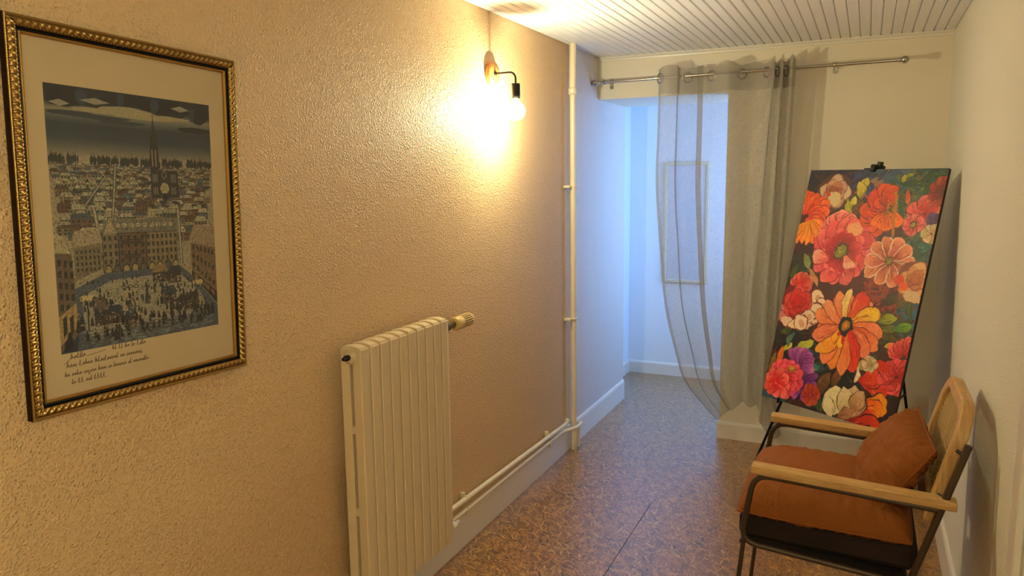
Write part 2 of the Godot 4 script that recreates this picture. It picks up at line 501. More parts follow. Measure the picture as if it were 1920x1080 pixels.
	for k in 9:
		var a := lerpf(2.9, -0.5, k / 8.0)
		oval(im, P.call(0.145, 0.6) + Vector2(cos(a) * 112, sin(a) * 84), 40, 28, a + 1.3, Color(0.5, 0.2, 0.2), 0.1)
		oval(im, P.call(0.145, 0.6) + Vector2(cos(a) * 112, sin(a) * 84), 37, 25, a + 1.3, jitter(Color(0.93, 0.82, 0.72) if k > 1 else Color(0.82, 0.5, 0.5), 0.04), 0.1)
	for q in [[0.28, 0.54, 38], [0.33, 0.57, 34], [0.30, 0.595, 40], [0.24, 0.625, 38], [0.19, 0.655, 42]]:
		oval(im, P.call(q[0], q[1]), q[2] + 4, q[2], 0.5, Color(0.45, 0.18, 0.14), 0.08)
		oval(im, P.call(q[0], q[1]), q[2], q[2] * 0.86, 0.5, jitter(Color(0.94, 0.84, 0.73), 0.03), 0.08)
		oval(im, P.call(q[0] + 0.01, q[1] + 0.005), q[2] * 0.5, q[2] * 0.38, 0.9, Color(0.85, 0.66, 0.54), 0.1)
	# the great orange daisy
	var c: Vector2 = P.call(0.543, 0.637)
	bloom(im, c, 190, 15, 36, Color(0.85, 0.30, 0.08), Color(0.94, 0.56, 0.34), Color(0.36, 0.11, 0.05), {"rings": 1, "blunt": 0.6, "streaks": 10})
	for q in [[0.30, 0.60, 44, Color(0.86, 0.42, 0.2), Color(0.93, 0.6, 0.4)], [0.32, 0.70, 46, Color(0.85, 0.4, 0.22), Color(0.92, 0.55, 0.42)], [0.36, 0.55, 34, Color(0.88, 0.45, 0.3), Color(0.95, 0.66, 0.48)], [0.44, 0.51, 36, Color(0.85, 0.45, 0.3), Color(0.93, 0.6, 0.42)], [0.62, 0.50, 52, Color(0.93, 0.48, 0.14), Color(0.84, 0.2, 0.1)], [0.525, 0.49, 24, Color(0.95, 0.72, 0.35), Color(0.95, 0.86, 0.62)], [0.75, 0.565, 50, Color(0.92, 0.58, 0.1), Color(0.97, 0.82, 0.16)], [0.72, 0.60, 34, Color(0.94, 0.5, 0.15), Color(0.95, 0.75, 0.3)],
		[0.80, 0.645, 54, Color(0.9, 0.42, 0.2), Color(0.95, 0.6, 0.42)], [0.79, 0.70, 44, Color(0.85, 0.3, 0.1), Color(0.95, 0.58, 0.4)], [0.73, 0.745, 40, Color(0.86, 0.36, 0.22), Color(0.93, 0.55, 0.42)], [0.655, 0.80, 46, Color(0.82, 0.12, 0.05), Color(0.88, 0.28, 0.08)], [0.585, 0.825, 40, Color(0.88, 0.4, 0.16), Color(0.94, 0.6, 0.4)], [0.50, 0.81, 44, Color(0.93, 0.6, 0.12), Color(0.94, 0.58, 0.3)], [0.43, 0.80, 42, Color(0.93, 0.5, 0.14), Color(0.94, 0.57, 0.42)], [0.36, 0.755, 42, Color(0.92, 0.5, 0.14), Color(0.95, 0.7, 0.25)]]:
		petal(im, c, c + (P.call(q[0], q[1]) - c) * 1.04, q[2] * 0.84, q[3], q[4], Color(0.36, 0.11, 0.05), 0.6, 9)
	for q in [[0.52, 0.73, 12, Color(0.97, 0.78, 0.12)], [0.47, 0.70, 12, Color(0.96, 0.72, 0.12)], [0.54, 0.71, 9, Color(0.82, 0.14, 0.05)], [0.49, 0.68, 9, Color(0.84, 0.16, 0.06)], [0.62, 0.70, 8, Color(0.85, 0.18, 0.08)], [0.6, 0.66, 8, Color(0.8, 0.2, 0.1)]]:
		petal(im, c.lerp(P.call(q[0], q[1]), 0.2), P.call(q[0], q[1]), q[2], q[3], q[3], q[3], 0.5, 0)
	oval(im, c, 40, 44, 0.2, Color(0.06, 0.04, 0.05), 0.14)
	oval(im, c, 22, 27, 0.2, Color(0.66, 0.46, 0.14), 0.08)
	oval(im, c, 9, 15, 0.3, Color(0.86, 0.56, 0.2), 0.1)
	# magenta dahlia, bottom left, with violet petals on its right
	bloom(im, P.call(0.31, 0.9), 100, 10, 22, Color(0.32, 0.12, 0.45), Color(0.66, 0.34, 0.66), Color(0.12, 0.05, 0.2), {})
	bloom(im, P.call(0.24, 0.84), 110, 9, 26, Color(0.45, 0.14, 0.46), Color(0.72, 0.42, 0.7), Color(0.2, 0.05, 0.2), {"from": -2.2, "to": 0.2})
	bloom(im, P.call(0.17, 0.9), 115, 14, 30, Color(0.78, 0.07, 0.16), Color(0.93, 0.4, 0.48), Color(0.4, 0.04, 0.12), {"rings": 2, "streaks": 7})
	bloom(im, P.call(0.1, 0.93), 90, 9, 28, Color(0.85, 0.12, 0.14), Color(0.94, 0.5, 0.45), Color(0.4, 0.04, 0.1), {})
	oval(im, P.call(0.2, 0.855), 26, 16, -0.3, Color(0.6, 0.42, 0.14), 0.1)
	oval(im, P.call(0.2, 0.85), 18, 10, -0.3, Color(0.82, 0.6, 0.22), 0.1)
	bloom(im, P.call(0.39, 0.94), 62, 8, 22, Color(0.6, 0.14, 0.1), Color(0.78, 0.34, 0.24), dark, {})
	# red and orange petals, bottom right
	for q in [[0.72, 0.83, 0.93, 0.86, 56, Color(0.72, 0.16, 0.06), Color(0.86, 0.26, 0.08)], [0.74, 0.84, 0.84, 0.79, 50, Color(0.78, 0.18, 0.06), Color(0.88, 0.32, 0.14)], [0.78, 0.93, 0.93, 0.885, 52, Color(0.9, 0.4, 0.05), Color(0.96, 0.66, 0.12)], [0.78, 0.93, 0.92, 0.93, 42, Color(0.9, 0.32, 0.05), Color(0.95, 0.58, 0.1)], [0.7, 1.03, 0.86, 0.95, 70, Color(0.6, 0.08, 0.05), Color(0.86, 0.24, 0.1)], [0.7, 1.04, 0.95, 1.0, 64, Color(0.66, 0.1, 0.05), Color(0.85, 0.3, 0.1)]]:
		petal(im, P.call(q[0], q[1]), P.call(q[2], q[3]), q[4], q[5], q[6], dark, 0.6, 9)
	bloom(im, P.call(0.98, 0.71), 92, 9, 26, Color(0.72, 0.12, 0.12), Color(0.92, 0.42, 0.38), dark, {"from": -3.0, "to": 0.2})
	bloom(im, P.call(0.96, 0.79), 96, 11, 30, Color(0.7, 0.1, 0.12), Color(0.9, 0.36, 0.36), dark, {"rings": 2, "streaks": 7})
	oval(im, P.call(0.85, 0.765), 40, 26, 0.2, Color(0.8, 0.2, 0.08), 0.08)
	bloom(im, P.call(0.77, 0.765), 44, 6, 16, Color(0.7, 0.6, 0.44), Color(0.9, 0.86, 0.7), Color(0.3, 0.25, 0.15), {})
	# two white buds, bottom
	for q in [[0.7, 0.985, 0.7, 0.86, 96, Color(0.72, 0.56, 0.42), Color(0.88, 0.78, 0.64)], [0.6, 0.99, 0.56, 0.875, 90, Color(0.86, 0.8, 0.62), Color(0.93, 0.89, 0.74)], [0.66, 0.98, 0.63, 0.87, 60, Color(0.8, 0.7, 0.54), Color(0.92, 0.86, 0.72)], [0.72, 0.96, 0.76, 0.87, 54, Color(0.62, 0.44, 0.3), Color(0.86, 0.72, 0.56)], [0.58, 1.0, 0.52, 0.92, 46, Color(0.9, 0.85, 0.68), Color(0.94, 0.9, 0.78)], [0.63, 1.0, 0.72, 0.95, 40, Color(0.55, 0.36, 0.26), Color(0.75, 0.58, 0.46)], [0.69, 0.85, 0.7, 0.79, 20, Color(0.9, 0.84, 0.68), Color(0.96, 0.92, 0.82)]]:
		petal(im, P.call(q[0], q[1]), P.call(q[2], q[3]), q[4] * 0.72, q[5], q[6], Color(0.22, 0.13, 0.1), 0.72, 5)
	for k in 30:
		oval(im, P.call(rng.randf(), rng.randf()), rng.randf_range(1.5, 4), rng.randf_range(1.5, 4), 0, Color(0.85, 0.78, 0.62), 0.1)
	return brushed(im)


# drags the paint about a little, the way a loaded brush does, and lays fine bristle marks over it
func brushed(im: Image) -> Image:
	var n := FastNoiseLite.new()
	n.seed = 4
	n.frequency = 0.014
	n.fractal_octaves = 2
	var f := FastNoiseLite.new()
	f.seed = 8
	f.frequency = 0.09
	f.fractal_octaves = 2
	var W := im.get_width()
	var H := im.get_height()
	var o := Image.create(W, H, false, Image.FORMAT_RGB8)
	for y in H:
		for x in W:
			var dx := n.get_noise_2d(x, y)
			var dy := n.get_noise_2d(x + 900.0, y)
			var c := im.get_pixel(clampi(int(x + dx * 7.0), 0, W - 1), clampi(int(y + dy * 7.0), 0, H - 1))
			var c2 := im.get_pixel(clampi(int(x + dx * 7.0 + dy * 14.0), 0, W - 1), clampi(int(y + dy * 7.0 - dx * 14.0), 0, H - 1))
			c = c.lerp(c2, 0.15)
			var b := 0.95 + 0.07 * f.get_noise_2d(x * 1.0, y * 0.6)
			var mean := (c.r + c.g + c.b) / 3.0
			c = Color(mean + (c.r - mean) * 1.12, mean + (c.g - mean) * 1.12, mean + (c.b - mean) * 1.12)
			o.set_pixel(x, y, Color(clampf((c.r - 0.04) * b * 1.06, 0, 1), clampf((c.g - 0.04) * b * 1.04, 0, 1), clampf((c.b - 0.04) * b, 0, 1)))
	return o


# one line of quick handwriting: tall, low and small letters joined by a running stroke
func scrawl(im: Image, text: String, at: Vector2, size: float, tilt: float, ink: Color) -> void:
	var p := at
	var dir := Vector2(cos(tilt), sin(tilt))
	var pen := at
	for ch in text:
		if ch == " ":
			p += dir * size * 0.75
			pen = p
			continue
		var h := size * (1.9 if ch in "ldbthfk" or ch == ch.to_upper() else 0.9)
		var w := size * (0.55 if ch in "ilrst" else 0.95)
		if ch == ch.to_upper():
			w = size * 1.2
		var low := size * (1.0 if ch in "gpqy" else 0.0)
		var pts := [pen, p + dir * w * 0.3 + Vector2(size * 0.25, -h), p + dir * w * 0.35 + Vector2(0, low)]
		if ch in "aoeuncvmCDPd":
			pts.append(p + dir * w * 0.6 + Vector2(size * 0.1, -size * 0.85))
		pts.append(p + dir * w)
		for k in pts.size() - 1:
			line(im, pts[k], pts[k + 1] + Vector2(0.01, 0), 2.3, ink)
		pen = p + dir * w
		p = pen


func house(im: Image, x: float, y: float, w: float, h: float, wall: Color, roof: Color, ink: Color, rows: int, cols: int) -> void:
	fill(im, PackedVector2Array([Vector2(x - 2, y - h - w * 0.05), Vector2(x + w * 0.16, y - h * 1.55), Vector2(x + w * 0.84, y - h * 1.55), Vector2(x + w + 2, y - h - w * 0.05)]), ink)
	fill(im, PackedVector2Array([Vector2(x, y - h), Vector2(x + w * 0.17, y - h * 1.53), Vector2(x + w * 0.83, y - h * 1.53), Vector2(x + w, y - h)]), roof)
	fill(im, PackedVector2Array([Vector2(x, y - h), Vector2(x + w, y - h), Vector2(x + w, y), Vector2(x, y)]), wall)
	for r in rows:
		for k in cols:
			var wx := x + w * (k + 0.3) / cols
			var wy := y - h + h * (r + 0.25) / rows
			im.fill_rect(Rect2i(int(wx), int(wy), maxi(2, int(w / cols * 0.4)), maxi(2, int(h / rows * 0.5))), ink)
	for k in int(w / 14.0):
		var rx := x + w * 0.2 + rng.randf() * w * 0.6
		line(im, Vector2(rx, y - h * 1.3), Vector2(rx + 4, y - h * 1.22), 3.0, ink.lerp(roof, 0.3))


func folk(im: Image, at: Vector2, s: float, c: Color) -> void:
	fill(im, PackedVector2Array([at + Vector2(-s * 0.2, 0), at + Vector2(-s * 0.17, -s * 0.5), at + Vector2(-s * 0.13, -s * 0.78), at + Vector2(s * 0.13, -s * 0.78), at + Vector2(s * 0.17, -s * 0.5), at + Vector2(s * 0.22, 0)]), c)
	oval(im, at + Vector2(0, -s * 0.86), s * 0.1, s * 0.12, 0, c)


# the print: a plain invented winter square seen from above, in ink blue, grey and cream
func print_sheet() -> Image:
	var W := 1060
	var H := 1496
	var im := Image.create(W, H, false, Image.FORMAT_RGB8)
	im.fill(Color(0.76, 0.67, 0.52))
	var x0 := 92
	var y0 := 182
	var w := 864
	var h := 1128
	var P := func(u: float, v: float) -> Vector2: return Vector2(x0 + u * w, y0 + v * h)
	var cream := Color(0.74, 0.68, 0.55)
	var blue := Color(0.15, 0.18, 0.25)
	var mid := Color(0.30, 0.34, 0.38)
	var inkc := Color(0.09, 0.08, 0.09)
	# sky
	var stops := [[0.0, Color(0.11, 0.14, 0.19)], [0.06, Color(0.2, 0.23, 0.28)], [0.085, Color(0.62, 0.58, 0.48)], [0.115, Color(0.38, 0.4, 0.4)], [0.14, Color(0.20, 0.24, 0.29)], [0.19, Color(0.24, 0.28, 0.32)], [0.235, Color(0.5, 0.48, 0.42)], [0.27, cream]]
	for y in int(h * 0.28):
		var v := float(y) / h
		for k in stops.size() - 1:
			if v >= stops[k][0] and v <= stops[k + 1][0]:
				im.fill_rect(Rect2i(x0, y0 + y, w, 1), (stops[k][1] as Color).lerp(stops[k + 1][1], (v - stops[k][0]) / (stops[k + 1][0] - stops[k][0])))
	var night := Color(0.09, 0.10, 0.13)
	for q in [[0.12, 0.03, 0.16, 0.026], [0.1, 0.06, 0.13, 0.016], [0.36, 0.045, 0.14, 0.022], [0.52, 0.03, 0.12, 0.022], [0.7, 0.04, 0.2, 0.028], [0.72, 0.065, 0.1, 0.014], [0.92, 0.05, 0.12, 0.04], [0.88, 0.12, 0.14, 0.012], [0.3, 0.06, 0.1, 0.012]]:
		oval(im, P.call(q[0], q[1]), minf(q[2], minf(q[0], 1.0 - q[0])) * w, q[3] * h, 0.0, jitter(night, 0.02), 0.14)
	for q in [[0.19, 0.035, 0.03, 0.03], [0.41, 0.03, 0.02, 0.025], [0.62, 0.035, 0.03, 0.03], [0.87, 0.055, 0.02, 0.03]]:
		oval(im, P.call(q[0], q[1]), q[2] * w, q[3] * h, 0.2, Color(0.2, 0.26, 0.33), 0.12)
	for q in [[0.075, 0.066, 0.055], [0.265, 0.047, 0.085], [0.79, 0.036, 0.065]]:
		fill(im, PackedVector2Array([P.call(q[0] - q[2], q[1]), P.call(q[0], q[1] - 0.014), P.call(q[0] + q[2], q[1]), P.call(q[0], q[1] + 0.012)]), Color(0.66, 0.63, 0.55))
	for q in [[0.45, 0.072, 0.16, 0.018], [0.3, 0.08, 0.16, 0.010], [0.55, 0.085, 0.2, 0.012], [0.7, 0.08, 0.16, 0.008]]:
		oval(im, P.call(q[0], q[1]), q[2] * w, q[3] * h, 0.0, Color(0.70, 0.64, 0.5), 0.1)
	for q in [[0.14, 0.1, 0.13, 0.010], [0.42, 0.118, 0.14, 0.008], [0.3, 0.105, 0.16, 0.009]]:
		oval(im, P.call(q[0], q[1]), q[2] * w, q[3] * h, 0.0, Color(0.2, 0.24, 0.28), 0.14)
	# snowy plain with lines of trees on the horizon
	fill(im, PackedVector2Array([P.call(0, 0.27), P.call(1, 0.26), P.call(1, 1), P.call(0, 1)]), cream.darkened(0.08))
	for i in 210:
		var u := rng.randf()
		if u > 0.16 and u < 0.21 or u > 0.78 and u < 0.82:
			continue
		var at: Vector2 = P.call(u, 0.268 + rng.randf_range(-0.004, 0.012))
		oval(im, at, rng.randf_range(3, 9), rng.randf_range(7, 20), 0, jitter(Color(0.22, 0.21, 0.2), 0.06), 0.2)
		line(im, at, at + Vector2(rng.randf_range(-3, 3), -rng.randf_range(14, 34)), 2, Color(0.2, 0.19, 0.19))
	# roofs running back to the horizon, smaller with distance
	for row in 17:
		var v := lerpf(0.30, 0.60, pow(row / 16.0, 1.15))
		var s := lerpf(15, 66, row / 16.0)
		var x := -s * rng.randf()
		while x < w:
			var hw := s * rng.randf_range(0.9, 1.9)
			var hh := s * rng.randf_range(0.45, 0.8)
			if x > 0 and x + hw < w - 2:
				var tone := rng.randf()
				var wall := Color(0.56, 0.5, 0.4) if tone < 0.5 else (Color(0.42, 0.43, 0.42) if tone < 0.8 else Color(0.48, 0.36, 0.28))
				var roof := Color(0.75, 0.7, 0.58) if rng.randf() < 0.62 else (mid if rng.randf() < 0.6 else Color(0.42, 0.32, 0.25))
				house(im, x0 + x, P.call(0, v).y + rng.randf_range(-5, 5), hw, hh, jitter(wall, 0.05), jitter(roof, 0.05), Color(0.14, 0.14, 0.16), 1 if row < 7 else 2, 3 if row < 7 else 4)
			x += hw * rng.randf_range(0.85, 1.15)
	for i in 46:
		oval(im, P.call(rng.randf_range(0.02, 0.98), rng.randf_range(0.29, 0.46)), rng.randf_range(8, 26), rng.randf_range(4, 10), 0.1, jitter([Color(0.24, 0.26, 0.27), Color(0.30, 0.2, 0.15)][i % 2], 0.04), 0.2)
	for q in [[0.36, 0.28, 0.31, 0.6, 7], [0.30, 0.33, 0.17, 0.45, 6], [0.22, 0.45, 0.27, 0.68, 12], [0.74, 0.46, 0.75, 0.7, 12]]:
		line(im, P.call(q[0], q[1]), P.call(q[2], q[3]), q[4] + 8, Color(0.26, 0.29, 0.33))
		line(im, P.call(q[0], q[1]), P.call(q[2], q[3]), q[4], cream)
	# church with one tall spire
	var stone := Color(0.21, 0.19, 0.19)
	fill(im, PackedVector2Array([P.call(0.572, 0.30), P.call(0.75, 0.30), P.call(0.76, 0.415), P.call(0.572, 0.415)]), stone)
	fill(im, PackedVector2Array([P.call(0.572, 0.30), P.call(0.575, 0.205), P.call(0.601, 0.085), P.call(0.603, 0.085), P.call(0.628, 0.205), P.call(0.632, 0.30)]), stone)
	line(im, P.call(0.602, 0.06), P.call(0.602, 0.1), 3, stone)
	for k in 2:
		line(im, P.call(0.589 + 0.022 * k, 0.215), P.call(0.589 + 0.022 * k, 0.285), 7, Color(0.62, 0.56, 0.45))
	for q in [[0.60, 0.33], [0.72, 0.33]]:
		fill(im, PackedVector2Array([P.call(q[0] - 0.018, q[1] + 0.02), P.call(q[0] - 0.018, q[1] - 0.015), P.call(q[0] + 0.018, q[1] - 0.015), P.call(q[0] + 0.018, q[1] + 0.02)]), Color(0.42, 0.4, 0.36))
		for k in 3:
			line(im, P.call(q[0] - 0.012 + 0.012 * k, 0.37), P.call(q[0] - 0.012 + 0.012 * k, 0.4), 4, Color(0.66, 0.6, 0.48))
	oval(im, P.call(0.66, 0.318), 15, 20, 0, Color(0.5, 0.47, 0.4))
	oval(im, P.call(0.66, 0.318), 9, 13, 0, stone)
	oval(im, P.call(0.66, 0.375), 25, 27, 0, Color(0.72, 0.66, 0.52))
	oval(im, P.call(0.66, 0.415), 14, 24, 0, Color(0.1, 0.09, 0.1))
	# the long front on the far side of the square
	var ink2 := Color(0.13, 0.12, 0.13)
	fill(im, PackedVector2Array([P.call(0.27, 0.50), P.call(0.73, 0.50), P.call(0.74, 0.56), P.call(0.26, 0.56)]), Color(0.5, 0.48, 0.43))
	for k in 9:
		oval(im, P.call(0.35 + k * 0.042, 0.525), 14, 11, 0, cream)
	for k in 60:
		var at: Vector2 = P.call(rng.randf_range(0.28, 0.72), rng.randf_range(0.505, 0.55))
		line(im, at, at + Vector2(5, 7), 3, Color(0.25, 0.25, 0.26))
	for q in [[0.255, 0.35, Color(0.55, 0.48, 0.37), 3], [0.35, 0.52, Color(0.45, 0.35, 0.26), 4], [0.52, 0.725, Color(0.58, 0.5, 0.38), 7]]:
		fill(im, PackedVector2Array([P.call(q[0], 0.555), P.call(q[1], 0.555), P.call(q[1], 0.71), P.call(q[0], 0.71)]), ink2)
		fill(im, PackedVector2Array([P.call(q[0] + 0.004, 0.558), P.call(q[1] - 0.003, 0.558), P.call(q[1] - 0.003, 0.705), P.call(q[0] + 0.004, 0.705)]), q[2])
		for r in 4:
			for k in q[3]:
				var at: Vector2 = P.call(lerpf(q[0], q[1], (k + 0.3) / q[3]), 0.566 + r * 0.031)
				im.fill_rect(Rect2i(int(at.x), int(at.y), 12, 20), Color(0.19, 0.17, 0.17))
	fill(im, PackedVector2Array([P.call(0.268, 0.557), P.call(0.302, 0.495), P.call(0.345, 0.557)]), Color(0.74, 0.66, 0.5))
	for q in [[0.43, 0.585, 0.06], [0.43, 0.645, 0.05]]:
		for r in 3:
			line(im, P.call(q[0] - q[2], q[1] + r * 0.007), P.call(q[0] + q[2], q[1] + r * 0.007), 5, Color(0.18, 0.15, 0.14))
	for k in 9:
		var at: Vector2 = P.call(0.285 + k * 0.053, 0.7)
		oval(im, at, 19, 25, 0, ink2)
		oval(im, at + Vector2(0, 3), 15, 21, 0, Color(0.72, 0.62, 0.42) if k % 3 != 1 else Color(0.4, 0.36, 0.3))
	# houses leading down both sides
	fill(im, PackedVector2Array([P.call(0, 0.56), P.call(0.085, 0.615), P.call(0.105, 0.93), P.call(0.0, 0.995)]), Color(0.44, 0.36, 0.29))
	fill(im, PackedVector2Array([P.call(0, 0.52), P.call(0.0, 0.62), P.call(0.085, 0.625)]), Color(0.74, 0.68, 0.54))
	for r in 5:
		for k in 3:
			var at: Vector2 = P.call(0.012 + k * 0.03, 0.645 + r * 0.042 + k * 0.004)
			im.fill_rect(Rect2i(int(at.x), int(at.y), 15, 28), Color(0.17, 0.15, 0.16))
	fill(im, PackedVector2Array([P.call(0, 0.86), P.call(0.1, 0.81), P.call(0.1, 0.9), P.call(0.0, 0.97)]), Color(0.7, 0.58, 0.38))
	for q in [0.02, 0.055]:
		fill(im, PackedVector2Array([P.call(q, 0.868), P.call(q + 0.02, 0.855), P.call(q + 0.02, 0.92), P.call(q, 0.94)]), Color(0.2, 0.16, 0.14))
	fill(im, PackedVector2Array([P.call(0.1, 0.6), P.call(0.25, 0.585), P.call(0.25, 0.69), P.call(0.1, 0.73)]), Color(0.52, 0.46, 0.36))
	fill(im, PackedVector2Array([P.call(0.08, 0.605), P.call(0.11, 0.54), P.call(0.25, 0.53), P.call(0.25, 0.59)]), Color(0.7, 0.63, 0.5))
	for r in 4:
		for k in 6:
			var at: Vector2 = P.call(0.112 + k * 0.023, 0.615 + r * 0.023)
			im.fill_rect(Rect2i(int(at.x), int(at.y), 9, 15), Color(0.2, 0.18, 0.18))
	fill(im, PackedVector2Array([P.call(0.82, 0.60), P.call(1.0, 0.63), P.call(1.0, 0.9), P.call(0.82, 0.745)]), Color(0.5, 0.40, 0.30))
	fill(im, PackedVector2Array([P.call(0.80, 0.61), P.call(0.85, 0.53), P.call(1.0, 0.545), P.call(1.0, 0.64)]), Color(0.66, 0.58, 0.45))
	for r in 3:
		for k in 6:
			var at: Vector2 = P.call(0.832 + k * 0.028, 0.622 + r * 0.04 + k * 0.006 * (1 + r))
			im.fill_rect(Rect2i(int(at.x), int(at.y), 11, 24), Color(0.16, 0.14, 0.14))
	fill(im, PackedVector2Array([P.call(0.82, 0.735), P.call(1.0, 0.845), P.call(1.0, 0.9), P.call(0.82, 0.757)]), Color(0.16, 0.12, 0.11))
	for k in 4:
		fill(im, PackedVector2Array([P.call(0.835 + k * 0.04, 0.75 + k * 0.025), P.call(0.862 + k * 0.04, 0.765 + k * 0.026), P.call(0.862 + k * 0.04, 0.785 + k * 0.027), P.call(0.835 + k * 0.04, 0.764 + k * 0.025)]), Color(0.6, 0.42, 0.28))
	# the square itself: trodden snow and blue-grey streets
	fill(im, PackedVector2Array([P.call(0.09, 0.76), P.call(0.27, 0.71), P.call(0.74, 0.71), P.call(0.82, 0.757), P.call(1.0, 0.905), P.call(1, 1), P.call(0, 1), P.call(0, 0.995), P.call(0.105, 0.93)]), Color(0.30, 0.35, 0.41))
	fill(im, PackedVector2Array([P.call(0.13, 0.79), P.call(0.3, 0.74), P.call(0.72, 0.735), P.call(0.86, 0.82), P.call(0.94, 0.92), P.call(0.2, 0.955), P.call(0.13, 0.93)]), Color(0.66, 0.62, 0.52))
	for i in 170:
		oval(im, P.call(rng.randf_range(0.12, 0.95), rng.randf_range(0.93, 0.993)), rng.randf_range(8, 30), rng.randf_range(2, 6), rng.randf_range(-0.4, 0.4), jitter(Color(0.46, 0.47, 0.46), 0.09), 0.2)
	fill(im, PackedVector2Array([P.call(0.0, 0.998), P.call(0.1, 0.935), P.call(0.085, 1.0)]), Color(0.13, 0.17, 0.26))
	# stalls, kiosk and lamp posts
	for q in [[0.19, 0.915, 0.17, Color(0.14, 0.17, 0.26)], [0.6, 0.865, 0.1, Color(0.2, 0.26, 0.32)], [0.7, 0.905, 0.15, Color(0.22, 0.15, 0.13)], [0.55, 0.77, 0.1, Color(0.6, 0.5, 0.33)], [0.65, 0.78, 0.09, Color(0.2, 0.2, 0.22)], [0.36, 0.945, 0.07, Color(0.16, 0.2, 0.3)]]:
		fill(im, PackedVector2Array([P.call(q[0], q[1]), P.call(q[0] + q[2], q[1]), P.call(q[0] + q[2], q[1] - 0.045), P.call(q[0], q[1] - 0.045)]), Color(0.23, 0.19, 0.17))
		fill(im, PackedVector2Array([P.call(q[0] - 0.01, q[1] - 0.042), P.call(q[0] + q[2] * 0.2, q[1] - 0.072), P.call(q[0] + q[2] * 0.85, q[1] - 0.075), P.call(q[0] + q[2] + 0.01, q[1] - 0.042)]), q[3])
		for k in 22:
			var at: Vector2 = P.call(q[0] + rng.randf_range(0.01, q[2] - 0.01), q[1] - rng.randf_range(0.006, 0.036))
			im.fill_rect(Rect2i(int(at.x), int(at.y), 7, 7), jitter([Color(0.62, 0.5, 0.33), Color(0.45, 0.25, 0.2), Color(0.7, 0.64, 0.5)][k % 3], 0.06))
	fill(im, PackedVector2Array([P.call(0.35, 0.87), P.call(0.37, 0.79), P.call(0.40, 0.74), P.call(0.44, 0.79), P.call(0.47, 0.87)]), Color(0.70, 0.64, 0.5))
	for k in 3:
		oval(im, P.call(0.37 + 0.035 * k, 0.775), 15, 8, 0, ink2)
		oval(im, P.call(0.37 + 0.035 * k, 0.775), 10, 5, 0, cream)
	oval(im, P.call(0.41, 0.86), 22, 42, 0, Color(0.25, 0.29, 0.33))
	oval(im, P.call(0.41, 0.85), 12, 22, 0, Color(0.66, 0.58, 0.44))
	fill(im, PackedVector2Array([P.call(0.49, 0.855), P.call(0.5, 0.79), P.call(0.507, 0.755), P.call(0.514, 0.79), P.call(0.525, 0.855)]), Color(0.22, 0.25, 0.28))
	oval(im, P.call(0.22, 0.83), 42, 36, 0, Color(0.42, 0.34, 0.31), 0.16)
	for q in [[0.155, 0.93, 0.80], [0.855, 0.9, 0.79]]:
		line(im, P.call(q[0], q[1]), P.call(q[0], q[2]), 7, ink2)
		for k in [-1, 0, 1]:
			oval(im, P.call(q[0] + k * 0.022, q[2]), 15, 13, 0, Color(0.84, 0.74, 0.5))
	# people, in dark coats
	for i in 190:
		var v := rng.randf_range(0.735, 0.975)
		var u := rng.randf_range(0.13, lerpf(0.8, 0.96, (v - 0.73) / 0.24))
		folk(im, P.call(u, v), lerpf(15, 44, (v - 0.73) / 0.24) * rng.randf_range(0.8, 1.1), jitter(Color(0.10, 0.10, 0.13), 0.04))
	for q in [[0.26, 0.955], [0.52, 0.955], [0.56, 0.945]]:
		for k in 20:
			var a := TAU * k / 20.0
			line(im, P.call(q[0], q[1]) + Vector2(cos(a), sin(a)) * 20, P.call(q[0], q[1]) + Vector2(cos(a + 0.32), sin(a + 0.32)) * 20, 3, ink2)
	for q in [[0.05, 0.985, 74.0], [0.03, 0.995, 50.0], [0.31, 0.985, 74.0], [0.47, 0.97, 62.0], [0.61, 0.955, 66.0], [0.38, 0.975, 46.0], [0.75, 0.95, 62.0], [0.72, 0.95, 54.0], [0.12, 0.925, 66.0], [0.1, 0.93, 60.0], [0.93, 0.95, 62.0], [0.96, 0.945, 60.0], [0.9, 0.945, 54.0]]:
		folk(im, P.call(q[0], q[1]), q[2], Color(0.08, 0.08, 0.11))
	# fine pen hatching over town and sky, then a thin wash that greys it all a little
	for i in 2600:
		var u := rng.randf_range(0.0, 1.0)
		var v := rng.randf_range(0.28, 0.73)
		var at: Vector2 = P.call(u, v)
		var l := rng.randf_range(3, 12)
		line(im, at, at + Vector2(rng.randf_range(-2, 2), l) if i % 3 > 0 else at + Vector2(l, rng.randf_range(-2, 2)), 1.6, jitter([inkc, Color(0.34, 0.3, 0.26), Color(0.62, 0.56, 0.45), Color(0.3, 0.33, 0.36)][i % 4], 0.05))
	for i in 900:
		var at: Vector2 = P.call(rng.randf_range(0.1, 0.95), rng.randf_range(0.74, 0.985))
		oval(im, at, rng.randf_range(1.5, 6), rng.randf_range(1, 4), rng.randf_range(-1, 1), jitter([Color(0.2, 0.21, 0.24), Color(0.48, 0.46, 0.42), Color(0.62, 0.56, 0.45)][i % 3], 0.05))
	var grain := FastNoiseLite.new()
	grain.frequency = 0.06
	grain.fractal_octaves = 3
	for y in range(y0, y0 + h):
		for x in range(x0, x0 + w):
			var c := im.get_pixel(x, y)
			var k := 0.84 + (0.08 if y < y0 + h * 0.27 else 0.2) * grain.get_noise_2d(x, y)
			im.set_pixel(x, y, Color(c.r * k, c.g * k, c.b * k))
	# paper margin trimmed back over anything drawn past the picture's edge
	var margin := Color(0.76, 0.67, 0.52)
	im.fill_rect(Rect2i(0, 0, x0, H), margin)
	im.fill_rect(Rect2i(x0 + w, 0, W - x0 - w, H), margin)
	im.fill_rect(Rect2i(0, 0, W, y0), margin)
	im.fill_rect(Rect2i(0, y0 + h, W, H - y0 - h), margin)
	var ink := Color(0.28, 0.2, 0.12)
	scrawl(im, "Cuhllm", Vector2(130, 1338), 14, -0.04, ink)
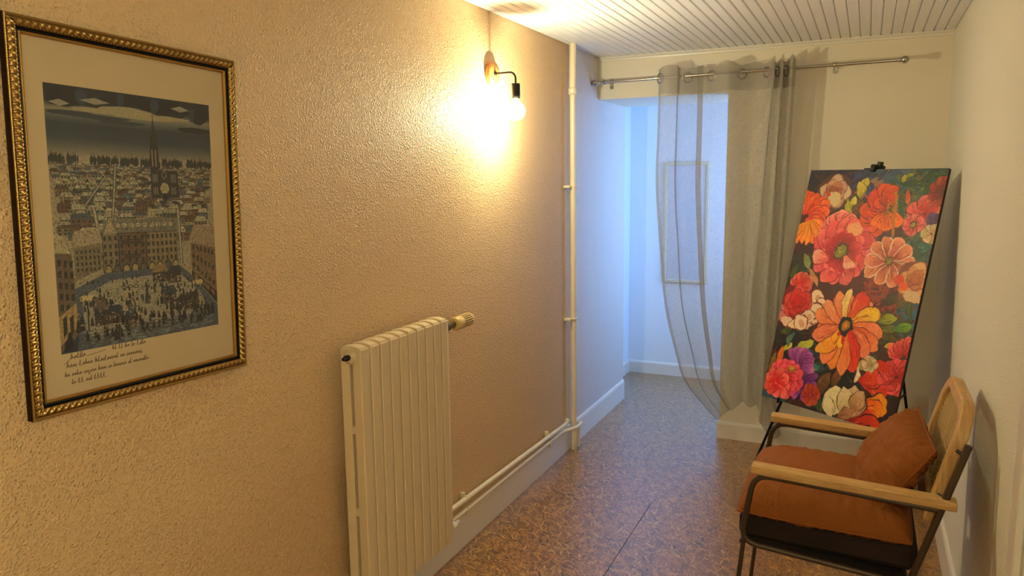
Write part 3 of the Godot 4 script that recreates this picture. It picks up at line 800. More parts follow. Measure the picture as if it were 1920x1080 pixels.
	line(im, Vector2(205, 1336), Vector2(300, 1326), 2, ink)
	line(im, Vector2(100, 1356), Vector2(140, 1330), 2, ink)
	scrawl(im, "Pl St de la Ville", Vector2(330, 1332), 13, 0.0, ink)
	scrawl(im, "Pour Madam Charbonnel en souvenir", Vector2(110, 1372), 13, 0.0, ink)
	scrawl(im, "de notre region dans sa lumiere et merveille", Vector2(100, 1410), 12, 0.0, ink)
	scrawl(im, "le 11 oct 2002", Vector2(130, 1446), 12, 0.0, ink)
	return im


# ------------------------------------------------------------------ the scene
func _ready() -> void:
	rng.seed = 11
	var cam := Camera3D.new()
	cam.name = "camera"
	add_child(cam)
	cam.fov = 41.605
	cam.near = 0.05
	cam.rotation_order = EULER_ORDER_YXZ
	cam.position = Vector3(1.5387, 1.605, 4.6037)
	cam.rotation = Vector3(-0.14598, 0.43635, -0.01201)
	cam.current = true

	var env := Environment.new()
	var sky := Sky.new()
	var ps := ProceduralSkyMaterial.new()
	ps.sky_top_color = Color(0.42, 0.64, 1.0)
	ps.sky_horizon_color = Color(0.62, 0.79, 1.0)
	ps.ground_horizon_color = Color(0.45, 0.52, 0.6)
	ps.ground_bottom_color = Color(0.3, 0.34, 0.38)
	sky.sky_material = ps
	env.sky = sky
	env.background_mode = Environment.BG_SKY
	env.background_energy_multiplier = 1.3
	env.tonemap_mode = Environment.TONE_MAPPER_LINEAR
	env.tonemap_exposure = 1.80
	env.sdfgi_enabled = true
	env.ssao_enabled = true
	env.ssil_enabled = true
	var we := WorldEnvironment.new()
	we.name = "environment"
	we.environment = env
	add_child(we)

	# daylight coming in through the landing window
	var day := AreaLight3D.new()
	day.name = "window_daylight"
	day.area_size = Vector2(0.86, 1.2)
	day.position = Vector3(1.235, 1.5, -0.75)
	day.rotation = Vector3(0, PI / 2, 0)
	day.light_color = Color(0.52, 0.71, 1.0)
	day.light_energy = 1.5
	day.area_range = 12.0
	day.shadow_enabled = true
	add_child(day)

	make_materials()
	room()
	landing()
	pipes()
	sconce(BULB.z, "wooden disc wall lamp with a bare glowing globe bulb above the radiator pipes")
	sconce(4.95, "added unseen fill lamp on the right corridor wall, a copy of the disc wall lamp")  # added out of view to fill the corridor with light
	radiator()
	framed_print()
	curtain()
	easel()
	armchair()


func make_materials() -> void:
	var grit := crumbs(15000, 2.2, 4.4)
	var fine := crumbs(9000, 1.8, 3.6)
	M.left_plaster_lamp_warmed = relief(paint(Color(0.835, 0.70, 0.525), 0.55), grit, 0.6, 1.6)  # tan stands in for warm lamplight; the wall is white like wall_jamb
	M.right_plaster = relief(paint(Color(0.90, 0.88, 0.82), 0.7), fine, 0.5, 1.5)
	M.back_plaster = relief(paint(Color(0.91, 0.87, 0.79), 0.7), fine, 0.07, 1.1)
	M.left_plaster_plain = relief(paint(Color(0.84, 0.80, 0.76), 0.55), grit, 0.32, 1.6)  # same wall, without the lamp warmth in its colour
	M.landing_plaster = relief(paint(Color(0.9, 0.92, 0.93), 0.7), grit, 0.12, 1.4)
	M.gloss_white = paint(Color(0.9, 0.87, 0.82), 0.35)
	M.board = paint(Color(0.96, 0.955, 0.96), 0.4)
	M.groove = paint(Color(0.55, 0.5, 0.44), 0.8)
	M.pipe = paint(Color(0.89, 0.83, 0.72), 0.32)
	M.radiator = paint(Color(0.87, 0.78, 0.63), 0.36)
	M.slot = paint(Color(0.6, 0.54, 0.45), 0.6)
	M.iron = paint(Color(0.04, 0.035, 0.03), 0.4, 0.3)
	M.frame_metal = paint(Color(0.30, 0.24, 0.18), 0.4, 0.45)
	M.steel = paint(Color(0.72, 0.69, 0.64), 0.25, 1.0)
	M.knob = paint(Color(0.82, 0.7, 0.42), 0.4)
	M.brass = paint(Color(0.45, 0.38, 0.28), 0.35, 0.8)
	M.oak_x = wood(Color(0.70, 0.53, 0.31), Color(0.84, 0.68, 0.44))
	M.oak_y = wood(Color(0.70, 0.53, 0.31), Color(0.84, 0.68, 0.44), true)
	M.pine = wood(Color(0.66, 0.4, 0.17), Color(0.82, 0.56, 0.28), true, 8)
	M.cane = paint(Color(0.93, 0.82, 0.6), 0.5)
	M.velvet = paint(Color(0.54, 0.29, 0.0), 0.85)
	M.velvet.rim_enabled = true
	M.velvet.rim = 0.12
	M.velvet.rim_tint = 1.0
	relief(M.velvet, noise_tex(0.02, 3, 512, FastNoiseLite.TYPE_SIMPLEX_SMOOTH, 21), 0.25, 3.0)
	M.velvet_shaded = paint(Color(0.11, 0.045, 0.02), 0.9)  # velvet darkened to carry the shade of the unlit seat side
	M.glass = paint(Color(1, 1, 1, 0.01), 0.03)
	M.glass.metallic_specular = 0.25
	M.glass.transparency = BaseMaterial3D.TRANSPARENCY_ALPHA
	M.bulb_glass = paint(Color(1.0, 0.95, 0.85, 0.05), 0.02)
	M.bulb_glass.transparency = BaseMaterial3D.TRANSPARENCY_ALPHA
	M.filament = paint(Color(1, 0.8, 0.5), 0.5)
	M.filament.emission_enabled = true
	M.filament.emission = Color(1.0, 0.78, 0.45)
	M.filament.emission_energy_multiplier = 9.0
	M.osb = StandardMaterial3D.new()
	var ot := ImageTexture.create_from_image(strand_board())
	M.osb.albedo_texture = ot
	M.osb.roughness = 0.36
	M.osb.metallic_specular = 0.75
	M.osb.clearcoat_enabled = true
	M.osb.clearcoat = 1.0
	M.osb.clearcoat_roughness = 0.3
	relief(M.osb, ot, 0.06, 1.0 / 1.3)
	M.osb.uv1_triplanar_sharpness = 20.0
	# thin woven sheer
	var weave := Image.create(512, 512, false, Image.FORMAT_RGBA8)
	var wn := FastNoiseLite.new()
	wn.frequency = 1.0
	for y in 512:
		for x in 512:
			var t := wn.get_noise_2d(x * 0.012, y * 0.35) * 0.6 + wn.get_noise_2d(x * 0.35 + 70.0, y * 0.012) * 0.5
			weave.set_pixel(x, y, Color(0.69, 0.655, 0.60, clampf(0.45 + 0.05 * t, 0.2, 0.9)))
	M.sheer = StandardMaterial3D.new()
	M.sheer.albedo_texture = ImageTexture.create_from_image(weave)
	M.sheer.transparency = BaseMaterial3D.TRANSPARENCY_ALPHA
	M.sheer.roughness = 0.85
	M.sheer.cull_mode = BaseMaterial3D.CULL_DISABLED
	M.sheer.backlight_enabled = true
	M.sheer.backlight = Color(0.32, 0.32, 0.32)
	M.sheer.uv1_scale = Vector3(5, 9, 1)


# roughcast: grains of plaster thrown on at random, laid so that the relief repeats without a join
func crumbs(count: int, least: float, most: float) -> ImageTexture:
	var n := 1024
	var h := PackedFloat32Array()
	h.resize(n * n)
	for i in count:
		var cx := rng.randi_range(0, n - 1)
		var cy := rng.randi_range(0, n - 1)
		var a := rng.randf_range(least, most)
		var b := a * rng.randf_range(0.5, 1.0)
		var t := rng.randf() * PI
		var amp := rng.randf_range(0.5, 1.0) * (1.0 if rng.randf() < 0.75 else -0.8)
		var ct := cos(t)
		var s := sin(t)
		var r := int(a * 2.1)
		for dy in range(-r, r + 1):
			var row := ((cy + dy + n) % n) * n
			for dx in range(-r, r + 1):
				var u := (dx * ct + dy * s) / a
				var v := (dy * ct - dx * s) / b
				var d := 1.0 - (u * u + v * v) * 0.25
				if d > 0.0:
					h[row + (cx + dx + n) % n] += amp * d * d * d
	for i in n * n:
		h[i] = clampf(0.4 + h[i] * 0.28, 0.0, 1.6)
	var im := Image.create_from_data(n, n, false, Image.FORMAT_RF, h.to_byte_array())
	return ImageTexture.create_from_image(im)


# oriented strand board: wafers of wood laid at random, drawn so that the picture repeats
func strand_board() -> Image:
	var n := 1300
	var im := Image.create(n, n, false, Image.FORMAT_RGB8)
	im.fill(Color(0.5, 0.33, 0.16))
	var tones := [Color(0.73, 0.53, 0.25), Color(0.66, 0.46, 0.21), Color(0.59, 0.40, 0.17), Color(0.48, 0.31, 0.13), Color(0.81, 0.62, 0.34), Color(0.25, 0.15, 0.07)]
	for i in 10500:
		var at := Vector2(rng.randf() * n, rng.randf() * n)
		var l := rng.randf_range(12, 62)
		var w := rng.randf_range(2.5, 8.5)
		var a := rng.randfn(0.9, 0.75)
		var c := jitter(tones[mini(5, int(absf(rng.randfn(0.0, 2.6))))], 0.03)
		var d := Vector2(cos(a), sin(a))
		var s := d.orthogonal()
		var p := PackedVector2Array([at - d * l / 2.0 - s * w * 0.3, at - d * l * 0.3 - s * w / 2.0, at + d * l * 0.4 - s * w / 2.0, at + d * l / 2.0 + s * w * 0.2, at + d * l * 0.3 + s * w / 2.0, at - d * l * 0.42 + s * w / 2.0])
		var edge := PackedVector2Array()
		for q in p:
			edge.append(q + s * 1.3)
		for ox in ([0, -n] if at.x > n - 40 else ([0, n] if at.x < 40 else [0])):
			for oy in ([0, -n] if at.y > n - 40 else ([0, n] if at.y < 40 else [0])):
				var o := Vector2(ox, oy)
				var e2 := edge.duplicate()
				var p2 := p.duplicate()
				for k in p.size():
					e2[k] += o
					p2[k] += o
				if i % 3 == 0:
					fill(im, e2, c.darkened(0.5))
				fill(im, p2, c)
	return im


func room() -> void:
	# floor of strand board sheets
	var st := mb()
	box(st, Vector3(-0.3, -0.14, -1.5), Vector3(2.05, -0.018, ROOM_END + 0.12))
	var fl := struct("floor", st, M.groove)
	for r in [[-0.18, -1.34, 1.4, 1.0995], [1.4005, -0.0, ROOM_W, 1.0995], [0.0, 1.1, 0.6485, 3.5995], [0.6515, 1.1, ROOM_W, 3.5995], [0.0, 3.6, 0.6485, ROOM_END], [0.6515, 3.6, ROOM_W, ROOM_END]]:
		st = mb()
		box(st, Vector3(r[0], -0.018, r[1]), Vector3(r[2], 0, r[3]))
		obj("floor_sheet", st, M.osb, fl)

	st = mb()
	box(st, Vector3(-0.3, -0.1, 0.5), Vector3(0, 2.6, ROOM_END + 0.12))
	struct("wall_left", st, M.left_plaster_lamp_warmed)
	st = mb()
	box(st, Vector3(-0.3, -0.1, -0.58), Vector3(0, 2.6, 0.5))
	struct("wall_jamb", st, M.left_plaster_plain)  # continues wall_left; split so the lamp-warmed colour stops at the pipe
	st = mb()
	box(st, Vector3(ROOM_W, -0.1, -0.12), Vector3(2.05, 2.5, ROOM_END + 0.12))
	struct("wall_right", st, M.right_plaster)
	st = mb()
	box(st, Vector3(0, -0.1, ROOM_END), Vector3(ROOM_W, 2.5, ROOM_END + 0.12))
	struct("wall_front", st, M.right_plaster)
	st = mb()
	var pts := [Vector2(0, 2.6), Vector2(ROOM_W, 2.6), Vector2(ROOM_W, -0.1), Vector2(0.785, -0.1), Vector2(0.785, 2.07), Vector2(0, 2.07)]
	prism(st, pts, 0.12, Transform3D(Basis.IDENTITY, Vector3(0, 0, -0.12)))
	box(st, Vector3(0, 2.07, -0.60), Vector3(1.25, 2.6, -0.1195))
	struct("wall_back", st, M.back_plaster)

	# ceiling boards, tongue and groove, running along the corridor
	st = mb()
	box(st, Vector3(0, CEIL + 0.013, 0), Vector3(ROOM_W, CEIL + 0.15, ROOM_END))
	var ce := struct("ceiling", st, M.groove)
	var n := 39
	var pitch := ROOM_W / n
	for i in n:
		st = mb()
		prism(st, [Vector2(0.0035, 0.004), Vector2(0.0065, 0), Vector2(pitch - 0.0035, 0), Vector2(pitch, 0.004), Vector2(pitch, 0.0125), Vector2(0.0, 0.0125), Vector2(0.0, 0.008), Vector2(0.0035, 0.008)], ROOM_END - 0.002, Transform3D(Basis.IDENTITY, Vector3(i * pitch, CEIL, 0.001)))
		obj("ceiling_board", st, M.board, ce)

	# trims and skirtings
	var cove := [Vector2(0, 0), Vector2(0.022, 0), Vector2(0.022, -0.008), Vector2(0.013, -0.014), Vector2(0.011, -0.024), Vector2(0, -0.024)]
	st = mb()
	prism(st, cove, ROOM_W, Transform3D(Basis(Vector3(0, 0, 1), Vector3.UP, Vector3(-1, 0, 0)), Vector3(ROOM_W, CEIL, 0)))
	struct("trim_1", st, M.gloss_white)
	skirt("baseboard_left", Vector3(0, 0, 0.53), Vector3(0, 0, ROOM_END), Vector3(1, 0, 0), 0.147)
	skirt("baseboard_jamb", Vector3(0, 0, -0.575), Vector3(0, 0, 0.47), Vector3(1, 0, 0), 0.14)
	skirt("baseboard_right", Vector3(ROOM_W, 0, 0), Vector3(ROOM_W, 0, ROOM_END), Vector3(-1, 0, 0), 0.14)
	skirt("baseboard_back", Vector3(0.775, 0, 0), Vector3(ROOM_W, 0, 0), Vector3(0, 0, 1), 0.105)
	# door casing where the right wall ends, beside the camera
	st = mb()
	box(st, Vector3(ROOM_W - 0.018, 0, 2.56), Vector3(ROOM_W, 2.06, 2.64), 0.004)
	struct("trim_2", st, M.gloss_white)


func skirt(called: String, a: Vector3, b: Vector3, out: Vector3, h: float) -> void:
	var st := mb()
	var l := (b - a).length()
	var d := (b - a) / l
	if Basis(out, Vector3.UP, d).determinant() < 0.0:
		d = -d
		a = b
	prism(st, [Vector2(0, 0), Vector2(0.014, 0), Vector2(0.014, h - 0.016), Vector2(0.010, h - 0.004), Vector2(0.004, h), Vector2(0, h)], l, Transform3D(Basis(out, Vector3.UP, d), a))
	struct(called, st, M.gloss_white)


func landing() -> void:
	var st := mb()
	box(st, Vector3(-0.3, -0.1, -1.46), Vector3(-0.18, 2.6, -0.58))
	struct("wall_landing", st, M.landing_plaster)
	st = mb()
	box(st, Vector3(-0.18, -0.1, -1.46), Vector3(1.4, 2.6, -1.34))
	struct("wall_far", st, M.landing_plaster)
	st = mb()
	for q in [[-0.1, 0.8, -1.34, -0.12], [2.2, 2.6, -1.34, -0.12], [0.8, 2.2, -1.34, -1.22], [0.8, 2.2, -0.3, -0.12]]:
		box(st, Vector3(1.25, q[0], q[2]), Vector3(1.4, q[1], q[3]))
	struct("wall_window", st, M.landing_plaster)
	st = mb()
	box(st, Vector3(-0.3, 2.6, -1.46), Vector3(1.4, 2.7, 0.0))
	struct("ceiling_landing", st, M.landing_plaster)
	skirt("baseboard_far", Vector3(-0.18, 0, -1.34), Vector3(1.25, 0, -1.34), Vector3(0, 0, 1), 0.10)
	skirt("baseboard_landing", Vector3(-0.18, 0, -1.34), Vector3(-0.18, 0, -0.58), Vector3(1, 0, 0), 0.10)
	st = mb()
	for q in [[0.8, 0.85, -1.22, -0.3], [2.15, 2.2, -1.22, -0.3], [0.85, 2.15, -1.22, -1.17], [0.85, 2.15, -0.35, -0.3], [0.85, 2.15, -0.785, -0.735]]:
		box(st, Vector3(1.30, q[0], q[2]), Vector3(1.35, q[1], q[3]), 0.006)
	var w := struct("window_1", st, M.gloss_white)
	for z in [-0.975, -0.5425]:
		st = mb()
		box(st, Vector3(1.323, 0.85, z - 0.19), Vector3(1.327, 2.15, z + 0.19))
		obj("pane", st, M.glass, w)
	# slim frame hung on the far wall
	var t := thing("wall_frame", "slim pale empty-looking frame on the far landing wall behind the sheer curtain", "frame", Vector3(0.27, 0.76, -1.34))
	st = mb()
	for q in [[0.100, 0.124, 0.76, 1.70], [0.422, 0.446, 0.76, 1.70], [0.124, 0.422, 0.76, 0.784], [0.124, 0.422, 1.676, 1.70]]:
		box(st, Vector3(q[0], q[2], -1.339), Vector3(q[1], q[3], -1.318), 0.004)
	obj("frame_rail", st, paint(Color(0.86, 0.83, 0.72), 0.5), t)
	st = mb()
	box(st, Vector3(0.12, 0.78, -1.339), Vector3(0.426, 1.68, -1.330))
	obj("panel", st, paint(Color(0.8, 0.84, 0.88), 0.4), t)


func ring(at: Vector3, along: Vector3, r: float, w: float, st: SurfaceTool) -> void:
	lathe(st, [Vector2(0.001, 0), Vector2(r, 0), Vector2(r, w), Vector2(0.001, w)], axis(at, along), 16)


func pipes() -> void:
	var t := thing("riser_pipe", "cream vertical pipe from floor to ceiling in the left wall corner", "pipe", Vector3(0.04, 0, 0.56))
	var st := mb()
	tube(st, [Vector3(0.04, 0, 0.545), Vector3(0.04, 2.07, 0.57)], 0.0165, 16)
	obj("lower_pipe", st, M.pipe, t)
	st = mb()
	tube(st, [Vector3(0.04, 2.06, 0.57), Vector3(0.04, CEIL, 0.566)], 0.019, 16)
	obj("upper_pipe", st, M.pipe, t)
	st = mb()
	lathe(st, [Vector2(0.016, 0), Vector2(0.0235, 0.002), Vector2(0.0235, 0.038), Vector2(0.0165, 0.042)], axis(Vector3(0.04, 2.045, 0.57), Vector3.UP), 18)
	obj("collar", st, M.pipe, t)
	for y in [1.545, 0.79]:
		st = mb()
		lathe(st, [Vector2(0.0165, 0), Vector2(0.0195, 0.001), Vector2(0.0195, 0.013), Vector2(0.0165, 0.014)], axis(Vector3(0.04, y - 0.007, 0.558), Vector3.UP), 16)
		box(st, Vector3(0.0, y - 0.007, 0.57), Vector3(0.04, y + 0.007, 0.612), 0.003)
		obj("clip", st, M.pipe, t)
	t = thing("heating_pipe", "upper of two cream heating pipes running above the left skirting board", "pipe", Vector3(0.04, 0.2, 1.3), "heating pipes along the left wall")
	st = mb()
	tube(st, smooth_path([Vector3(0.0255, 0.231, 2.2), Vector3(0.026, 0.225, 1.964), Vector3(0.026, 0.184, 0.66), Vector3(0.015, 0.182, 0.575), Vector3(0.0, 0.182, 0.572)], 0.05), 0.0115, 14)
	obj("tube", st, M.pipe, t)
	for z in [1.86, 0.9]:
		st = mb()
		var y := lerpf(0.184, 0.225, (z - 0.66) / 1.304)
		ring(Vector3(0.026, y, z - 0.006), Vector3(0, 0, 1), 0.0145, 0.012, st)
		box(st, Vector3(0.0, y - 0.004, z - 0.005), Vector3(0.022, y + 0.028, z + 0.005), 0.002)
		obj("clip", st, M.pipe, t)
	t = thing("heating_pipe", "lower of two cream heating pipes, bending round the riser pipe to the floor", "pipe", Vector3(0.04, 0.16, 1.3), "heating pipes along the left wall")
	st = mb()
	tube(st, smooth_path([Vector3(0.0275, 0.181, 2.2), Vector3(0.028, 0.176, 1.961), Vector3(0.028, 0.156, 0.70), Vector3(0.078, 0.156, 0.60), Vector3(0.074, 0.156, 0.505), Vector3(0.05, 0.15, 0.49), Vector3(0.045, 0.0, 0.49)], 0.04), 0.0105, 14)
	obj("tube", st, M.pipe, t)
	for z in [1.86, 0.9]:
		st = mb()
		var y := lerpf(0.156, 0.176, (z - 0.70) / 1.26)
		ring(Vector3(0.028, y, z - 0.006), Vector3(0, 0, 1), 0.0135, 0.012, st)
		box(st, Vector3(0.013, y - 0.026, z - 0.005), Vector3(0.038, y + 0.004, z + 0.005), 0.002)
		obj("clip", st, M.pipe, t)


func sconce(z: float, label: String) -> void:
	var at := Vector3(0.0, 2.055, z - 0.004)
	var t := thing("wall_lamp", label, "lamp", at, "disc wall lamps of the corridor")
	var face_xf := axis(at + Vector3(0.002, 0, 0), Vector3.RIGHT)
	obj("backplate", turned([Vector2(0.001, 0), Vector2(0.050, 0.0), Vector2(0.052, 0.003), Vector2(0.052, 0.018), Vector2(0.050, 0.022), Vector2(0.001, 0.022)], face_xf, 40), M.pine, t)
	var st := mb()
	ring(at + Vector3(0.024, 0, 0), Vector3.RIGHT, 0.010, 0.006, st)
	tube(st, smooth_path([at + Vector3(0.024, 0, 0), Vector3(BULB.x, at.y, z), Vector3(BULB.x, 1.99, z)], 0.05, 10), 0.0045, 12)
	obj("arm", st, M.iron, t)
	obj("lampholder", turned([Vector2(0.001, 2.006), Vector2(0.019, 2.006), Vector2(0.0195, 2.0), Vector2(0.0195, 1.942), Vector2(0.017, 1.940), Vector2(0.001, 1.940)], Transform3D(Basis.IDENTITY, Vector3(BULB.x, 0, z)), 24), M.iron, t)
	var prof := [Vector2(0.013, 1.942), Vector2(0.014, 1.934)]
	for i in 15:
		var a := lerpf(0.42, PI - 0.02, i / 14.0)
		prof.append(Vector2(sin(a) * 0.042, 1.889 + cos(a) * 0.042))
	obj("bulb_glass", turned(prof, Transform3D(Basis.IDENTITY, Vector3(BULB.x, 0, z)), 32), M.bulb_glass, t)
	st = mb()
	for k in 6:
		var a := TAU * k / 6.0
		tube(st, [Vector3(BULB.x + cos(a) * 0.004, 1.912, z + sin(a) * 0.004), Vector3(BULB.x + cos(a + 0.2) * 0.0085, 1.876, z + sin(a + 0.2) * 0.0085)], 0.0016, 6)
	ring(Vector3(BULB.x, 1.91, z), Vector3.UP, 0.0035, 0.03, st)
	obj("filament", st, M.filament, t)
	var l := OmniLight3D.new()
	l.name = "bulb_light"
	l.light_color = Color(1.0, 0.975, 0.80)
	l.light_energy = 0.425 if z < 3.0 else 0.54  # weaker for the visible lamp, stronger for the added fill lamp
	l.light_size = 0.012
	l.omni_range = 12.0
	l.omni_attenuation = 2.0
	l.shadow_enabled = true
	l.position = Vector3(BULB.x, 1.893, z) - at
	t.add_child(l)
	if z > 3.0:
		t.rotation.y = PI
		t.position = Vector3(ROOM_W, at.y, z)


func radiator() -> void:
	var z0 := 2.695
	var n := 10
	var p := 0.0566
	var lo := 0.178
	var hi := 1.075
	var t := thing("radiator", "cream two-column cast radiator on the left wall below the wall lamp", "radiator", Vector3(0.0, lo, z0 - n * p / 2.0))
	for i in n:
		var z := z0 - i * p
		var st := mb()
		# front and back column, chamfered on the side away from the plug
		var up := Basis(Vector3.RIGHT, Vector3(0, 0, -1), Vector3.UP)
		prism(st, [Vector2(0.086, 0.003), Vector2(0.117, 0.0), Vector2(0.120, 0.003), Vector2(0.120, 0.034), Vector2(0.1168, 0.0515), Vector2(0.113, 0.0525), Vector2(0.086, 0.0525)], hi - lo - 0.012, Transform3D(up, Vector3(0, lo + 0.004, z)))
		prism(st, [Vector2(0.074, 0.003), Vector2(0.043, 0.0), Vector2(0.04, 0.003), Vector2(0.04, 0.036), Vector2(0.053, 0.0545), Vector2(0.074, 0.052)], hi - lo - 0.012, Transform3D(up, Vector3(0, lo + 0.004, z)))
		for y in [lo + 0.022, 0.25, 0.52, 0.80, hi - 0.032]:
			var h := 0.026 if y < 0.21 or y > 1.0 else 0.014
			box(st, Vector3(0.07, y - h, z - 0.050), Vector3(0.09, y + h, z - 0.004), 0.004)
		# sloping caps that make the top edge step from one section to the next
		prism(st, [Vector2(0.042, 0.0), Vector2(0.118, 0.0), Vector2(0.114, 0.009), Vector2(0.088, 0.014), Vector2(0.072, 0.014), Vector2(0.046, 0.009)], 0.036, Transform3D(Basis.IDENTITY, Vector3(0, hi - 0.009, z - 0.038)))
		prism(st, [Vector2(0.052, 0.0), Vector2(0.108, 0.0), Vector2(0.102, 0.005), Vector2(0.058, 0.005)], 0.018, Transform3D(Basis.IDENTITY, Vector3(0, hi - 0.009, z - 0.055)))
		obj("section", st, M.radiator, t)
	var st := mb()
	lathe(st, [Vector2(0.001, 0), Vector2(0.025, 0), Vector2(0.025, 0.006), Vector2(0.019, 0.008), Vector2(0.019, 0.013), Vector2(0.001, 0.013)], axis(Vector3(0.08, hi - 0.030, z0 - 0.004), Vector3(0, 0, 1)), 24)
	obj("end_plug", st, M.radiator, t)
	st = mb()
	lathe(st, [Vector2(0.0095, 0), Vector2(0.0095, 0.018), Vector2(0.006, 0.019), Vector2(0.0055, 0.03), Vector2(0.0005, 0.03)], axis(Vector3(0.08, hi - 0.030, z0 + 0.008), Vector3(0, 0, 1)), 6)
	obj("air_vent", st, M.iron, t)
	var ze := z0 - n * p
	var v := Vector3(0.08, 1.028, ze + 0.004)
	st = mb()
	lathe(st, [Vector2(0.011, 0), Vector2(0.014, 0.01), Vector2(0.014, 0.03), Vector2(0.018, 0.032), Vector2(0.018, 0.06), Vector2(0.012, 0.064), Vector2(0.012, 0.12), Vector2(0.001, 0.12)], axis(v, Vector3(0, 0, -1)), 12)
	obj("valve_body", st, M.brass, t)
	st = mb()
	lathe(st, [Vector2(0.001, 0.108), Vector2(0.022, 0.108), Vector2(0.027, 0.118), Vector2(0.027, 0.145), Vector2(0.0255, 0.148), Vector2(0.0255, 0.236), Vector2(0.023, 0.243), Vector2(0.001, 0.243)], axis(v, Vector3(0, 0, -1)), 28)
	for k in 18:
		var a := TAU * k / 18.0
		var o := Vector3(cos(a), sin(a), 0) * 0.0258
		tube(st, [v + o + Vector3(0, 0, -0.160), v + o + Vector3(0, 0, -0.228)], 0.0022, 6)
	var knob := obj("valve_head", st, M.knob, t)
	st = mb()
	for k in 18:
		var a := TAU * (k + 0.5) / 18.0
		var o := Vector3(cos(a), sin(a), 0) * 0.0252
		tube(st, [v + o + Vector3(0, 0, -0.164), v + o + Vector3(0, 0, -0.222)], 0.0014, 5)
	obj("scale_slot", st, M.brass, knob)
	st = mb()
	var lv := Vector3(0.08, lo + 0.022, ze + 0.004)
	lathe(st, [Vector2(0.010, 0), Vector2(0.012, 0.012), Vector2(0.012, 0.05), Vector2(0.016, 0.052), Vector2(0.016, 0.075), Vector2(0.010, 0.08), Vector2(0.008, 0.11), Vector2(0.001, 0.112)], axis(lv, Vector3(0, 0, -1)), 10)
	tube(st, [lv + Vector3(-0.03, 0, -0.06), lv + Vector3(0.02, 0, -0.06)], 0.009, 10)
	obj("return_valve", st, M.pipe, t)


